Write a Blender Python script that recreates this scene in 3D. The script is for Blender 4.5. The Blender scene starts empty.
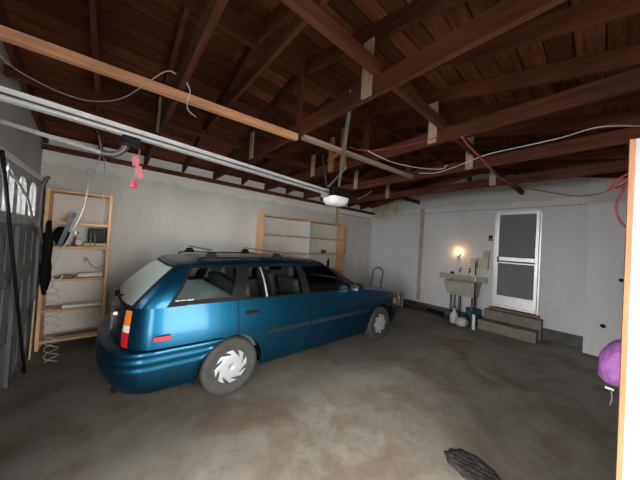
import bpy, bmesh, math, random
from mathutils import Vector, Matrix
random.seed(7)
S = bpy.context.scene
C = S.collection
PI = math.pi
R = math.radians

# ------------------------------------------------------------------ camera model
CF, YAW, PITCH, ROLL, CH = 240.0, 0.70886, 0.014844, 0.059567, 1.602
_F = Vector((math.sin(YAW)*math.cos(PITCH), math.cos(YAW)*math.cos(PITCH), math.sin(PITCH)))
_R0 = Vector((math.cos(YAW), -math.sin(YAW), 0)); _U0 = _R0.cross(_F)
_R = math.cos(ROLL)*_R0 + math.sin(ROLL)*_U0
_U = -math.sin(ROLL)*_R0 + math.cos(ROLL)*_U0
CAM = Vector((0, 0, CH))
def at(x, y, X=None, Y=None, Z=None):
    "where the line of sight through a measured image point meets a wall / floor / timber plane of the room"
    d = _F*CF + _R*(x-320) - _U*(y-240)
    if X is not None: t = X/d.x
    elif Y is not None: t = Y/d.y
    else: t = (Z-CH)/d.z
    return CAM + d*t

# ------------------------------------------------------------------ materials
def nt(name):
    m = bpy.data.materials.new(name); m.use_nodes = True
    n = m.node_tree; b = n.nodes['Principled BSDF']
    return m, n, b
def N(n, kind, **kw):
    nd = n.nodes.new(kind)
    for k, v in kw.items():
        if k.startswith('i_'):
            nd.inputs[k[2:].replace('_', ' ')].default_value = v
        else: setattr(nd, k, v)
    return nd
def mat(name, col, rough=.6, metal=0., coat=0., noise=0., nscale=8., bump=0., spec=.5, trans=0., alpha=1., emit=None, es=0., stretch=None):
    m, n, b = nt(name); L = n.links
    b.inputs['Base Color'].default_value = (*col, 1)
    b.inputs['Roughness'].default_value = rough
    b.inputs['Metallic'].default_value = metal
    b.inputs['Coat Weight'].default_value = coat
    b.inputs['Coat Roughness'].default_value = .08
    b.inputs['Specular IOR Level'].default_value = spec
    b.inputs['Transmission Weight'].default_value = trans
    b.inputs['Alpha'].default_value = alpha
    if emit: b.inputs['Emission Color'].default_value = (*emit, 1); b.inputs['Emission Strength'].default_value = es
    if noise or bump:
        g = N(n, 'ShaderNodeTexCoord'); mp = N(n, 'ShaderNodeMapping')
        if stretch: mp.inputs['Scale'].default_value = stretch
        L.new(g.outputs['Object'], mp.inputs['Vector'])
        t = N(n, 'ShaderNodeTexNoise', i_Scale=nscale, i_Detail=6., i_Roughness=.6)
        L.new(mp.outputs[0], t.inputs['Vector'])
        if noise:
            r = N(n, 'ShaderNodeMapRange'); r.inputs['From Min'].default_value = .3; r.inputs['From Max'].default_value = .7
            r.inputs['To Min'].default_value = 1-noise; r.inputs['To Max'].default_value = 1+noise*.6
            L.new(t.outputs['Fac'], r.inputs['Value'])
            mx = N(n, 'ShaderNodeMix', data_type='RGBA', blend_type='MULTIPLY'); mx.inputs['Factor'].default_value = 1
            mx.inputs['A'].default_value = (*col, 1); L.new(r.outputs[0], mx.inputs['B'])
            L.new(mx.outputs['Result'], b.inputs['Base Color'])
        if bump:
            bp = N(n, 'ShaderNodeBump', i_Strength=bump, i_Distance=.02)
            L.new(t.outputs['Fac'], bp.inputs['Height']); L.new(bp.outputs[0], b.inputs['Normal'])
    return m
def wood(name, c1, c2, axis=1, rough=.75, sc=2.2):
    "streaky grain along an axis, varied per object"
    m, n, b = nt(name); L = n.links
    g = N(n, 'ShaderNodeNewGeometry'); oi = N(n, 'ShaderNodeObjectInfo')
    mp = N(n, 'ShaderNodeMapping'); s = [18., 18., 18.]; s[axis] = .9; mp.inputs['Scale'].default_value = s
    L.new(g.outputs['Position'], mp.inputs['Vector'])
    t = N(n, 'ShaderNodeTexNoise', i_Scale=sc, i_Detail=7., i_Roughness=.62); L.new(mp.outputs[0], t.inputs['Vector'])
    t2 = N(n, 'ShaderNodeTexNoise', i_Scale=1.3, i_Detail=3.); L.new(g.outputs['Position'], t2.inputs['Vector'])
    ad = N(n, 'ShaderNodeMath', operation='ADD'); L.new(t.outputs['Fac'], ad.inputs[0]); L.new(t2.outputs['Fac'], ad.inputs[1])
    r = N(n, 'ShaderNodeMapRange'); r.inputs['From Min'].default_value = .7; r.inputs['From Max'].default_value = 1.3
    L.new(ad.outputs[0], r.inputs['Value'])
    mx = N(n, 'ShaderNodeMix', data_type='RGBA'); mx.inputs['A'].default_value = (*c1, 1); mx.inputs['B'].default_value = (*c2, 1)
    L.new(r.outputs[0], mx.inputs['Factor'])
    v = N(n, 'ShaderNodeMapRange'); v.inputs['To Min'].default_value = .75; v.inputs['To Max'].default_value = 1.2
    L.new(oi.outputs['Random'], v.inputs['Value'])
    mm = N(n, 'ShaderNodeMix', data_type='RGBA', blend_type='MULTIPLY'); mm.inputs['Factor'].default_value = 1
    L.new(mx.outputs['Result'], mm.inputs['A']); L.new(v.outputs[0], mm.inputs['B'])
    L.new(mm.outputs['Result'], b.inputs['Base Color']); b.inputs['Roughness'].default_value = rough
    b.inputs['Specular IOR Level'].default_value = .25
    bp = N(n, 'ShaderNodeBump', i_Strength=.25, i_Distance=.01); L.new(t.outputs['Fac'], bp.inputs['Height']); L.new(bp.outputs[0], b.inputs['Normal'])
    return m
RED1, RED2 = (.028, .008, .0045), (.135, .042, .023)
M = {}
M['rafter'] = wood('rafter_wood', RED1, RED2, 1)
M['runner'] = wood('runner_wood', (.024, .007, .004), (.125, .038, .021), 0)
M['pine_x'] = wood('new_pine_along', (.30, .14, .08), (.56, .30, .17), 0)
M['grey_x'] = wood('grey_board', (.20, .15, .11), (.42, .33, .25), 0)
M['pine_z'] = wood('pine_upright', (.50, .30, .15), (.74, .50, .29), 2)
M['pine_e'] = wood('pine_edge', (.50, .29, .15), (.72, .47, .27), 0)
M['orange_z'] = wood('orange_upright', (.30, .105, .04), (.46, .19, .085), 2)
M['pale_z'] = wood('pale_upright', (.26, .19, .14), (.50, .40, .30), 2)

def boards_mat():
    m, n, b = nt('roof_boards'); L = n.links
    g = N(n, 'ShaderNodeNewGeometry'); at_ = N(n, 'ShaderNodeAttribute', attribute_name='board')
    mp = N(n, 'ShaderNodeMapping'); mp.inputs['Scale'].default_value = (1.2, 14, 14)
    L.new(g.outputs['Position'], mp.inputs['Vector'])
    t = N(n, 'ShaderNodeTexNoise', i_Scale=2.5, i_Detail=7., i_Roughness=.65); L.new(mp.outputs[0], t.inputs['Vector'])
    t2 = N(n, 'ShaderNodeTexNoise', i_Scale=1.1, i_Detail=4.); L.new(g.outputs['Position'], t2.inputs['Vector'])
    ad = N(n, 'ShaderNodeMath', operation='MULTIPLY'); L.new(t.outputs['Fac'], ad.inputs[0]); L.new(t2.outputs['Fac'], ad.inputs[1])
    r = N(n, 'ShaderNodeMapRange'); r.inputs['From Min'].default_value = .12; r.inputs['From Max'].default_value = .42
    L.new(ad.outputs[0], r.inputs['Value'])
    mx = N(n, 'ShaderNodeMix', data_type='RGBA'); mx.inputs['A'].default_value = (.030, .009, .0045, 1); mx.inputs['B'].default_value = (.21, .066, .030, 1)
    L.new(r.outputs[0], mx.inputs['Factor'])
    v = N(n, 'ShaderNodeMapRange'); v.inputs['To Min'].default_value = .55; v.inputs['To Max'].default_value = 1.25
    L.new(at_.outputs['Fac'], v.inputs['Value'])
    mm = N(n, 'ShaderNodeMix', data_type='RGBA', blend_type='MULTIPLY'); mm.inputs['Factor'].default_value = 1
    L.new(mx.outputs['Result'], mm.inputs['A']); L.new(v.outputs[0], mm.inputs['B'])
    L.new(mm.outputs['Result'], b.inputs['Base Color']); b.inputs['Roughness'].default_value = .85
    b.inputs['Specular IOR Level'].default_value = .2
    return m
M['boards'] = boards_mat()

def wall_mat(name, base, dirt, top_z=None, top_col=None, edge=.03, streak=True, stain=None):
    m, n, b = nt(name); L = n.links
    g = N(n, 'ShaderNodeNewGeometry'); sp = N(n, 'ShaderNodeSeparateXYZ'); L.new(g.outputs['Position'], sp.inputs[0])
    mp = N(n, 'ShaderNodeMapping'); mp.inputs['Scale'].default_value = (1, 1, .28 if streak else 1)
    L.new(g.outputs['Position'], mp.inputs['Vector'])
    t = N(n, 'ShaderNodeTexNoise', i_Scale=1.6, i_Detail=8., i_Roughness=.6); L.new(mp.outputs[0], t.inputs['Vector'])
    r = N(n, 'ShaderNodeMapRange'); r.inputs['From Min'].default_value = .38; r.inputs['From Max'].default_value = .75
    L.new(t.outputs['Fac'], r.inputs['Value'])
    mx = N(n, 'ShaderNodeMix', data_type='RGBA'); mx.inputs['A'].default_value = (*base, 1); mx.inputs['B'].default_value = (*dirt, 1)
    L.new(r.outputs[0], mx.inputs['Factor']); out = mx.outputs['Result']
    if top_z is not None:
        t3 = N(n, 'ShaderNodeTexNoise', i_Scale=3.5, i_Detail=6., i_Roughness=.7); L.new(g.outputs['Position'], t3.inputs['Vector'])
        a = N(n, 'ShaderNodeMath', operation='MULTIPLY_ADD'); L.new(t3.outputs['Fac'], a.inputs[0]); a.inputs[1].default_value = .35; L.new(sp.outputs['Z'], a.inputs[2])
        c = N(n, 'ShaderNodeMapRange'); c.inputs['From Min'].default_value = top_z+.17-edge; c.inputs['From Max'].default_value = top_z+.17+edge
        L.new(a.outputs[0], c.inputs['Value'])
        m2 = N(n, 'ShaderNodeMix', data_type='RGBA'); L.new(c.outputs[0], m2.inputs['Factor']); L.new(out, m2.inputs['A']); m2.inputs['B'].default_value = (*top_col, 1)
        out = m2.outputs['Result']
    if stain:   # water stain: centre y, z, half sizes, colour
        y0, z0, sy, sz, col = stain
        dy = N(n, 'ShaderNodeMath', operation='SUBTRACT'); L.new(sp.outputs['Y'], dy.inputs[0]); dy.inputs[1].default_value = y0
        dz = N(n, 'ShaderNodeMath', operation='SUBTRACT'); L.new(sp.outputs['Z'], dz.inputs[0]); dz.inputs[1].default_value = z0
        d1 = N(n, 'ShaderNodeMath', operation='DIVIDE'); L.new(dy.outputs[0], d1.inputs[0]); d1.inputs[1].default_value = sy
        d2 = N(n, 'ShaderNodeMath', operation='DIVIDE'); L.new(dz.outputs[0], d2.inputs[0]); d2.inputs[1].default_value = sz
        cb = N(n, 'ShaderNodeCombineXYZ'); L.new(d1.outputs[0], cb.inputs[0]); L.new(d2.outputs[0], cb.inputs[1])
        ln = N(n, 'ShaderNodeVectorMath', operation='LENGTH'); L.new(cb.outputs[0], ln.inputs[0])
        fo = N(n, 'ShaderNodeMapRange'); fo.inputs['From Min'].default_value = 1.0; fo.inputs['From Max'].default_value = .4; L.new(ln.outputs['Value'], fo.inputs['Value'])
        mp2 = N(n, 'ShaderNodeMapping'); mp2.inputs['Scale'].default_value = (1, 4.5, 1.2); L.new(g.outputs['Position'], mp2.inputs['Vector'])
        t4 = N(n, 'ShaderNodeTexNoise', i_Scale=2.0, i_Detail=5., i_Roughness=.6); L.new(mp2.outputs[0], t4.inputs['Vector'])
        f2 = N(n, 'ShaderNodeMapRange'); f2.inputs['From Min'].default_value = .30; f2.inputs['From Max'].default_value = .62; L.new(t4.outputs['Fac'], f2.inputs['Value'])
        pr = N(n, 'ShaderNodeMath', operation='MULTIPLY'); L.new(fo.outputs[0], pr.inputs[0]); L.new(f2.outputs[0], pr.inputs[1])
        m3 = N(n, 'ShaderNodeMix', data_type='RGBA'); L.new(pr.outputs[0], m3.inputs['Factor']); L.new(out, m3.inputs['A']); m3.inputs['B'].default_value = (*col, 1)
        out = m3.outputs['Result']
    L.new(out, b.inputs['Base Color']); b.inputs['Roughness'].default_value = .85; b.inputs['Specular IOR Level'].default_value = .25
    return m
M['wall_back'] = wall_mat('shelf_wall_plaster', (.66, .65, .625), (.52, .50, .47), 2.50, (.80, .80, .79))
M['wall_far'] = wall_mat('sink_wall_plaster', (.66, .67, .69), (.57, .57, .58), 2.74, (.50, .50, .49), .02, True, (4.45, 2.82, .70, .42, (.36, .28, .14)))
M['wall_left'] = wall_mat('door_wall_plaster', (.48, .48, .47), (.36, .35, .34))
M['wall_box'] = wall_mat('alcove_plaster', (.70, .71, .73), (.62, .62, .63), 2.55, (.5, .5, .5))
M['wall_right'] = wall_mat('side_wall_plaster', (.6, .6, .6), (.5, .5, .5))

def floor_mat():
    m, n, b = nt('stained_concrete'); L = n.links
    g = N(n, 'ShaderNodeNewGeometry')
    t1 = N(n, 'ShaderNodeTexNoise', i_Scale=.9, i_Detail=6., i_Roughness=.6, i_Distortion=.6); L.new(g.outputs['Position'], t1.inputs['Vector'])
    t2 = N(n, 'ShaderNodeTexNoise', i_Scale=4., i_Detail=12., i_Roughness=.80, i_Distortion=.5); L.new(g.outputs['Position'], t2.inputs['Vector'])
    t3 = N(n, 'ShaderNodeTexNoise', i_Scale=60., i_Detail=4.); L.new(g.outputs['Position'], t3.inputs['Vector'])
    r1 = N(n, 'ShaderNodeValToRGB'); e = r1.color_ramp.elements
    e[0].position = .40; e[0].color = (.165, .142, .115, 1); e[1].position = .64; e[1].color = (.31, .295, .265, 1)
    x = e.new(.49); x.color = (.225, .205, .175, 1)
    a = N(n, 'ShaderNodeMath', operation='MULTIPLY_ADD'); L.new(t2.outputs['Fac'], a.inputs[0]); a.inputs[1].default_value = .55
    a2 = N(n, 'ShaderNodeMath', operation='MULTIPLY'); L.new(t1.outputs['Fac'], a2.inputs[0]); a2.inputs[1].default_value = .45; L.new(a2.outputs[0], a.inputs[2])
    L.new(a.outputs[0], r1.inputs[0])
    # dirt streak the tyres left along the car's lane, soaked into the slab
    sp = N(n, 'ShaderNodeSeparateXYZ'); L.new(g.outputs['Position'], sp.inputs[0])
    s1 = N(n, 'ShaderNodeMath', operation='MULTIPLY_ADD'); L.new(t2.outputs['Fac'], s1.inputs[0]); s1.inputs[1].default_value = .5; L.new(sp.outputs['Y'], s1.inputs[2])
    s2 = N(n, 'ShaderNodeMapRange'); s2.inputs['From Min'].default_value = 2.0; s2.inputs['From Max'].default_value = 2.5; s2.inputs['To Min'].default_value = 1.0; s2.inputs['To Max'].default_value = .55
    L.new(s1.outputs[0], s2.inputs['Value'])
    # rusty patch
    v = N(n, 'ShaderNodeTexNoise', i_Scale=1.5, i_Detail=5., i_Distortion=1.); L.new(g.outputs['Position'], v.inputs['Vector'])
    vr = N(n, 'ShaderNodeMapRange'); vr.inputs['From Min'].default_value = .50; vr.inputs['From Max'].default_value = .66; vr.inputs['To Max'].default_value = .6; L.new(v.outputs['Fac'], vr.inputs['Value'])
    mx = N(n, 'ShaderNodeMix', data_type='RGBA'); L.new(vr.outputs[0], mx.inputs['Factor']); L.new(r1.outputs[0], mx.inputs['A']); mx.inputs['B'].default_value = (.13, .085, .055, 1)
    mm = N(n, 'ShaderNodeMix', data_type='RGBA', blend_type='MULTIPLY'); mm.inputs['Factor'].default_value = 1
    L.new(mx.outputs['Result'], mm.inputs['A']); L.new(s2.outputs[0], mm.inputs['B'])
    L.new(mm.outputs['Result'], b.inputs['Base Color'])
    rr = N(n, 'ShaderNodeMapRange'); rr.inputs['To Min'].default_value = .45; rr.inputs['To Max'].default_value = .75; L.new(t2.outputs['Fac'], rr.inputs['Value']); L.new(rr.outputs[0], b.inputs['Roughness'])
    bp = N(n, 'ShaderNodeBump', i_Strength=.15, i_Distance=.01); L.new(t3.outputs['Fac'], bp.inputs['Height']); L.new(bp.outputs[0], b.inputs['Normal'])
    return m
M['floor'] = floor_mat()
M['step'] = mat('step_concrete', (.20, .19, .165), .85, noise=.3, nscale=9, bump=.3)
M['curb'] = mat('curb_concrete', (.10, .095, .085), .85, noise=.35, nscale=7, bump=.3)
M['ground'] = mat('outside_concrete', (.17, .165, .15), .9, noise=.2)
M['alu'] = mat('aluminium', (.72, .73, .75), .38, metal=.55, noise=.15, nscale=14)
M['galv'] = mat('galvanised_steel', (.58, .59, .60), .35, metal=.8, noise=.25, nscale=20)
M['dull'] = mat('dull_zinc', (.25, .26, .27), .5, metal=.5, noise=.2)
M['screen'] = mat('insect_screen', (.17, .17, .175), .7, noise=.1)
M['dark_metal'] = mat('dark_steel', (.10, .10, .11), .45, metal=.6)
M['black'] = mat('black_plastic', (.008, .008, .009), .6, spec=.15)
M['blackm'] = mat('matte_black', (.008, .008, .008), .9, spec=.08)
M['rubber'] = mat('tyre_rubber', (.035, .034, .033), .8, noise=.3, nscale=20)
M['hub'] = mat('silver_wheel_cover', (.46, .47, .49), .35, metal=.45)
M['chrome'] = mat('chrome', (.8, .8, .8), .15, metal=1)
def paint():
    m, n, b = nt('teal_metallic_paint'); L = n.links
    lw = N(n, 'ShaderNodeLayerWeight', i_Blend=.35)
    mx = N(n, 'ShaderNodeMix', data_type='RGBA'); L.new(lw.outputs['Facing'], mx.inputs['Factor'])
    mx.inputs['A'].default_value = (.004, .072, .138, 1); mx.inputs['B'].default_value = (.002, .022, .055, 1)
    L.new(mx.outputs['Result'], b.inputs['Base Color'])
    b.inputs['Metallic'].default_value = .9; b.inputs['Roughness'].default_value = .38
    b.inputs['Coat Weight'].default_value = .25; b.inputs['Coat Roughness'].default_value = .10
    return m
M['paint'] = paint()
M['moulding'] = mat('grey_rub_strip', (.010, .015, .022), .8, spec=.15)
def glass(name, tint, k):
    m, n, b = nt(name); L = n.links
    n.nodes.remove(b); o = n.nodes['Material Output']
    tr = N(n, 'ShaderNodeBsdfTransparent'); tr.inputs[0].default_value = (*tint, 1)
    gl = N(n, 'ShaderNodeBsdfGlossy'); gl.inputs['Roughness'].default_value = .03
    fr = N(n, 'ShaderNodeFresnel', i_IOR=k); ms = N(n, 'ShaderNodeMixShader')
    L.new(fr.outputs[0], ms.inputs[0]); L.new(tr.outputs[0], ms.inputs[1]); L.new(gl.outputs[0], ms.inputs[2]); L.new(ms.outputs[0], o.inputs['Surface'])
    return m
def painted_sheen(name, tint, sheen_col, k):
    m = glass(name, tint, 1.5); n = m.node_tree; L = n.links; o = n.nodes['Material Output']
    src = o.inputs['Surface'].links[0].from_socket
    df = N(n, 'ShaderNodeBsdfDiffuse'); df.inputs[0].default_value = (*sheen_col, 1)
    ms = N(n, 'ShaderNodeMixShader'); ms.inputs[0].default_value = k
    L.new(src, ms.inputs[1]); L.new(df.outputs[0], ms.inputs[2]); L.new(ms.outputs[0], o.inputs['Surface']); return m
M['painted_sheen'] = painted_sheen('rear_glass_painted_sheen', (.62, .72, .70), (.62, .70, .68), .42)  # pale diffuse mix paints a bright reflection into the rear glass
M['glass'] = glass('car_glass', (.76, .82, .80), 1.55)
M['pane'] = glass('window_pane', (.9, .92, .93), 1.45)
M['red_lens'] = mat('red_lens', (.55, .01, .02), .2, coat=.6)
M['amber_lens'] = mat('amber_lens', (.85, .22, .02), .2, coat=.6)
M['clear_lens'] = mat('clear_lens', (.75, .76, .78), .15, coat=.6)
M['seat'] = mat('grey_seat_cloth', (.10, .11, .125), .9, noise=.2)
M['cargo'] = mat('pale_cargo_cover', (.72, .78, .80), .6, noise=.1)
M['white'] = mat('white_plastic', (.78, .78, .77), .45)
M['dirty_white'] = mat('dirty_white_plastic', (.60, .60, .58), .5, noise=.15)
M['white_paint'] = mat('white_painted_board', (.62, .64, .67), .5, noise=.05, nscale=3)
M['lens'] = mat('frosted_lens', (.85, .86, .87), .25, noise=.25, nscale=25)
M['cable_white'] = mat('white_cable', (.55, .54, .51), .5)
M['cable_grey'] = mat('grey_cable', (.34, .34, .33), .5)
M['cable_red'] = mat('red_cord', (.26, .035, .03), .5)
M['pink'] = mat('pink_tag', (.42, .11, .14), .6)
M['redpink'] = mat('red_pull', (.75, .03, .10), .45)
M['purple'] = mat('purple_nylon', (.33, .12, .40), .5, noise=.25, nscale=14, bump=1.0)
M['blue'] = mat('blue_plastic', (.03, .14, .24), .45, noise=.15)
M['beige'] = mat('beige_box', (.58, .54, .44), .6, noise=.1)
M['sinkc'] = mat('sink_concrete', (.42, .40, .35), .75, noise=.25, nscale=8, bump=.2)
M['doorpanel'] = mat('garage_door_panel', (.15, .15, .15), .7, noise=.3, nscale=4)
M['doortrim'] = mat('weathered_white_trim', (.33, .33, .33), .7, noise=.35, nscale=12)
M['darkwood'] = mat('dark_blotchy_jamb', (.05, .032, .024), .8, noise=.5, nscale=7)
M['jambpale'] = mat('raw_splintered_wood', (.55, .42, .26), .8, noise=.45, nscale=12)
M['olive'] = mat('yellow_green_tray', (.40, .38, .14), .6)
M['charcoal'] = mat('charcoal_fabric', (.035, .037, .04), .9, noise=.5, nscale=25, bump=.4)
M['bluegrey'] = mat('blue_grey_steel', (.17, .20, .25), .4, metal=.5)
M['orange'] = mat('orange_grip', (.55, .22, .12), .6)
M['plasticbag'] = mat('milky_bag', (.55, .56, .58), .35, noise=.2)
M['rag'] = mat('black_rag', (.038, .034, .032), .9, noise=.6, nscale=18, bump=.8)
M['bulb'] = mat('lit_bulb', (1, .8, .5), .4, emit=(1, .62, .22), es=25)
M['pillar'] = mat('bare_brown_batten', (.42, .36, .31), .8, noise=.25)
M['redbox'] = mat('red_switch', (.45, .02, .02), .5)

# ------------------------------------------------------------------ mesh builder
class MB:
    def __init__(s): s.v = []; s.f = []; s.m = []; s.sm = []
    def add(s, vs, fs, mi=0, smooth=False):
        o = len(s.v); s.v += [tuple(v) for v in vs]
        for f in fs: s.f.append([o+i for i in f]); s.m.append(mi); s.sm.append(smooth)
        return s
    def box(s, x0, y0, z0, x1, y1, z1, mi=0):
        vs = [(x, y, z) for z in (z0, z1) for y in (y0, y1) for x in (x0, x1)]
        return s.add(vs, [(0,2,3,1),(4,5,7,6),(0,1,5,4),(2,6,7,3),(0,4,6,2),(1,3,7,5)], mi)
    def beam(s, a, b, w, h, up=(0,0,1), mi=0):
        "rectangular bar a->b, w sideways, h along up"
        a = Vector(a); b = Vector(b); d = (b-a).normalized(); up = Vector(up)
        sd = d.cross(up)
        if sd.length < 1e-4: sd = d.cross(Vector((1,0,0)))
        sd.normalize(); u = sd.cross(d).normalized()
        vs = []
        for p in (a, b):
            for i, j in ((-1,-1),(1,-1),(1,1),(-1,1)): vs.append(p+sd*(i*w/2)+u*(j*h/2))
        return s.add(vs, [(3,2,1,0),(4,5,6,7),(0,1,5,4),(1,2,6,5),(2,3,7,6),(3,0,4,7)], mi)
    def tube(s, pts, r, n=8, mi=0, cap=True, closed=False):
        pts = [Vector(p) for p in pts]; rs = r if isinstance(r, (list, tuple)) else [r]*len(pts)
        vs = []; prev = None; K = len(pts)
        for i, p in enumerate(pts):
            if closed: d = pts[(i+1) % K]-pts[i-1]
            else: d = pts[min(i+1, K-1)]-pts[max(i-1, 0)]
            d.normalize()
            if prev is None:
                x = d.cross(Vector((0,0,1)))
                if x.length < .1: x = d.cross(Vector((0,1,0)))
            else: x = prev-d*prev.dot(d)
            x.normalize(); prev = x; y = d.cross(x)
            for k in range(n):
                a = 2*PI*k/n; vs.append(p+(x*math.cos(a)+y*math.sin(a))*rs[i])
        fs = []
        for i in range(K if closed else K-1):
            j = (i+1) % K
            for k in range(n): fs.append((i*n+k, i*n+(k+1) % n, j*n+(k+1) % n, j*n+k))
        s.add(vs, fs, mi, True)
        if cap and not closed:
            o = len(s.v)-len(vs)
            s.f.append([o+k for k in range(n)][::-1]); s.m.append(mi); s.sm.append(False)
            s.f.append([o+(K-1)*n+k for k in range(n)]); s.m.append(mi); s.sm.append(False)
        return s
    def lathe(s, prof, c=(0,0,0), axis='z', n=24, mi=0, smooth=True):
        "prof: (radius, height) pairs"
        vs = []; c = Vector(c)
        for r, h in prof:
            for k in range(n):
                a = 2*PI*k/n; p = (r*math.cos(a), r*math.sin(a), h)
                if axis == 'y': p = (p[0], p[2], p[1])
                if axis == 'x': p = (p[2], p[0], p[1])
                vs.append(c+Vector(p))
        fs = []
        for i in range(len(prof)-1):
            for k in range(n): fs.append((i*n+k, i*n+(k+1) % n, (i+1)*n+(k+1) % n, (i+1)*n+k))
        s.add(vs, fs, mi, smooth); o = len(s.v)-len(vs)
        for i, rev in ((0, True), (len(prof)-1, False)):
            if prof[i][0] > 1e-4:
                f = [o+i*n+k for k in range(n)]; s.f.append(f[::-1] if rev else f); s.m.append(mi); s.sm.append(False)
        return s
    def grid(s, rows, mi=0, smooth=True, skip=None, mf=None, closed=False):
        h = len(rows); w = len(rows[0]); vs = [p for r in rows for p in r]; o = len(s.v)
        s.v += [tuple(v) for v in vs]
        for i in range(h-1):
            for j in range(w if closed else w-1):
                if skip and skip(i, j): continue
                k = (j+1) % w
                s.f.append([o+i*w+j, o+i*w+k, o+(i+1)*w+k, o+(i+1)*w+j]); s.m.append(mf(i, j) if mf else mi); s.sm.append(smooth)
        return s
    def build(s, name, mats, parent=None, bevel=0, solid=0, sub=0, weld=True):
        me = bpy.data.meshes.new(name); me.from_pydata(s.v, [], s.f)
        if not isinstance(mats, (list, tuple)): mats = [mats]
        for m in mats: me.materials.append(m)
        me.polygons.foreach_set('material_index', s.m); me.polygons.foreach_set('use_smooth', s.sm)
        bm = bmesh.new(); bm.from_mesh(me)
        if weld: bmesh.ops.remove_doubles(bm, verts=bm.verts, dist=1e-5)
        lv = [v for v in bm.verts if not v.link_faces]
        if lv: bmesh.ops.delete(bm, geom=lv, context='VERTS')
        bmesh.ops.recalc_face_normals(bm, faces=bm.faces); bm.to_mesh(me); bm.free(); me.update()
        o = bpy.data.objects.new(name, me); C.objects.link(o)
        if parent: o.parent = parent
        if solid: md = o.modifiers.new('solid', 'SOLIDIFY'); md.thickness = solid; md.offset = -1
        if bevel: md = o.modifiers.new('bevel', 'BEVEL'); md.width = bevel; md.segments = 2; md.limit_method = 'ANGLE'
        if sub: md = o.modifiers.new('sub', 'SUBSURF'); md.levels = sub; md.render_levels = sub
        return o
def tag(o, label=None, cat=None, group=None, kind=None):
    if label: o['label'] = label
    if cat: o['category'] = cat
    if group: o['group'] = group
    if kind: o['kind'] = kind
    return o
def empty(name, loc=(0,0,0), rz=0):
    o = bpy.data.objects.new(name, None); C.objects.link(o); o.location = loc; o.rotation_euler = (0, 0, rz); o.empty_display_size = .1
    return o
def st(o, label=None):
    o['kind'] = 'structure'
    if label: o['label'] = label
    return o
def spline(pts, n=8):
    "Catmull-Rom through points"
    P = [Vector(p) for p in pts]; P = [P[0]*2-P[1]]+P+[P[-1]*2-P[-2]]; out = []
    for i in range(1, len(P)-2):
        for k in range(n):
            t = k/n; a, b, c, d = P[i-1:i+3]
            out.append(.5*((2*b)+(c-a)*t+(2*a-5*b+4*c-d)*t*t+(3*b-a-3*c+d)*t**3))
    out.append(P[-2]); return out
def lerp(a, b, t): return a+(b-a)*t
def interp(x, ks):
    if x <= ks[0][0]: return ks[0][1]
    for (x0, y0), (x1, y1) in zip(ks, ks[1:]):
        if x <= x1: return lerp(y0, y1, (x-x0)/(x1-x0))
    return ks[-1][1]

# ------------------------------------------------------------------ the room
XL, XF, YB, YR = -.80, 6.50, 4.97, -.90       # door wall, sink wall, shelf wall, side wall
RY, RZ, EM = 2.08, 3.38, .22                   # ridge line and roof slope (underside of rafters)
def roofz(y): return RZ-EM*abs(y-RY)
WT = 2.68
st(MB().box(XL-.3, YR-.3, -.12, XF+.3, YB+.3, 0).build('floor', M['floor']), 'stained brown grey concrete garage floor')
st(MB().box(-9, -9, -.3, 16, 14, -.125).build('ground', M['ground']), 'pale concrete outside the garage')
# shelf wall
st(MB().box(XL-.12, YB, 0, XF+.12, YB+.12, roofz(YB+.06)+.15).build('wall_back', M['wall_back']), 'grey plaster wall behind the car and the shelves')
# sink wall with a gable top
def gable(x0, x1, name, m, holes=None):
    mb = MB(); ys = [YR-.12, YR, RY, YB, YB+.12]
    if holes is None: holes = []
    cuts = sorted(set([YR-.12, YB+.12, RY]+[h[i] for h in holes for i in (0, 1)]))
    for a, b in zip(cuts, cuts[1:]):
        hs = [h for h in holes if h[0] <= a+1e-6 and h[1] >= b-1e-6]
        segs = [(0, None)] if not hs else ([(0, hs[0][2])] if hs[0][2] > .01 else [])+[(hs[0][3], None)]
        for z0, z1 in segs:
            za = z1 if z1 is not None else roofz(a)+.16; zb = z1 if z1 is not None else roofz(b)+.16
            vs = [(x0,a,z0),(x1,a,z0),(x1,b,z0),(x0,b,z0),(x0,a,za),(x1,a,za),(x1,b,zb),(x0,b,zb)]
            mb.add(vs, [(0,3,2,1),(4,5,6,7),(0,1,5,4),(1,2,6,5),(2,3,7,6),(3,0,4,7)])
    return mb.build(name, m)
st(gable(XF, XF+.12, 'wall_far', M['wall_far'], [(.78, 1.50, .42, 2.50)]), 'pale wall with the laundry sink and screen door')
GY0, GY1, GZ = 1.02, 4.70, 2.20
OY0, OY1, OZ = -.30, .93, 2.16          # unseen open bay behind the camera, beside the closed door, added for daylight
st(gable(XL-.12, XL, 'wall_left', M['wall_left'], [(OY0, OY1, 0, OZ), (GY0, GY1, 0, GZ)]), 'grey wall above the garage door')
# side wall; its unseen doorway is added to let more daylight in
DX0, DX1, DZ = .15, 1.50, 2.12
rz_ = roofz(YR-.06)+.15
mb = MB(); mb.box(XL-.12, YR-.12, 0, DX0, YR, rz_).box(DX1, YR-.12, 0, XF+.12, YR, rz_).box(DX0, YR-.12, DZ, DX1, YR, rz_)
st(mb.build('wall_right', M['wall_right']), 'side wall behind the camera with an added open doorway')
st(MB().box(6.02, YR, 0, XF, .14, 3.08).build('wall_alcove', M['wall_box'], bevel=.004), 'pale boxed out wall right of the screen door')
# room behind the screen door stays dark
st(MB().box(XF+.13, .6, .4, XF+.16, 1.7, 2.6).build('door_2', mat('dark_inner_door', (.05, .05, .052), .6)), 'dark house door behind the screen door')

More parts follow.
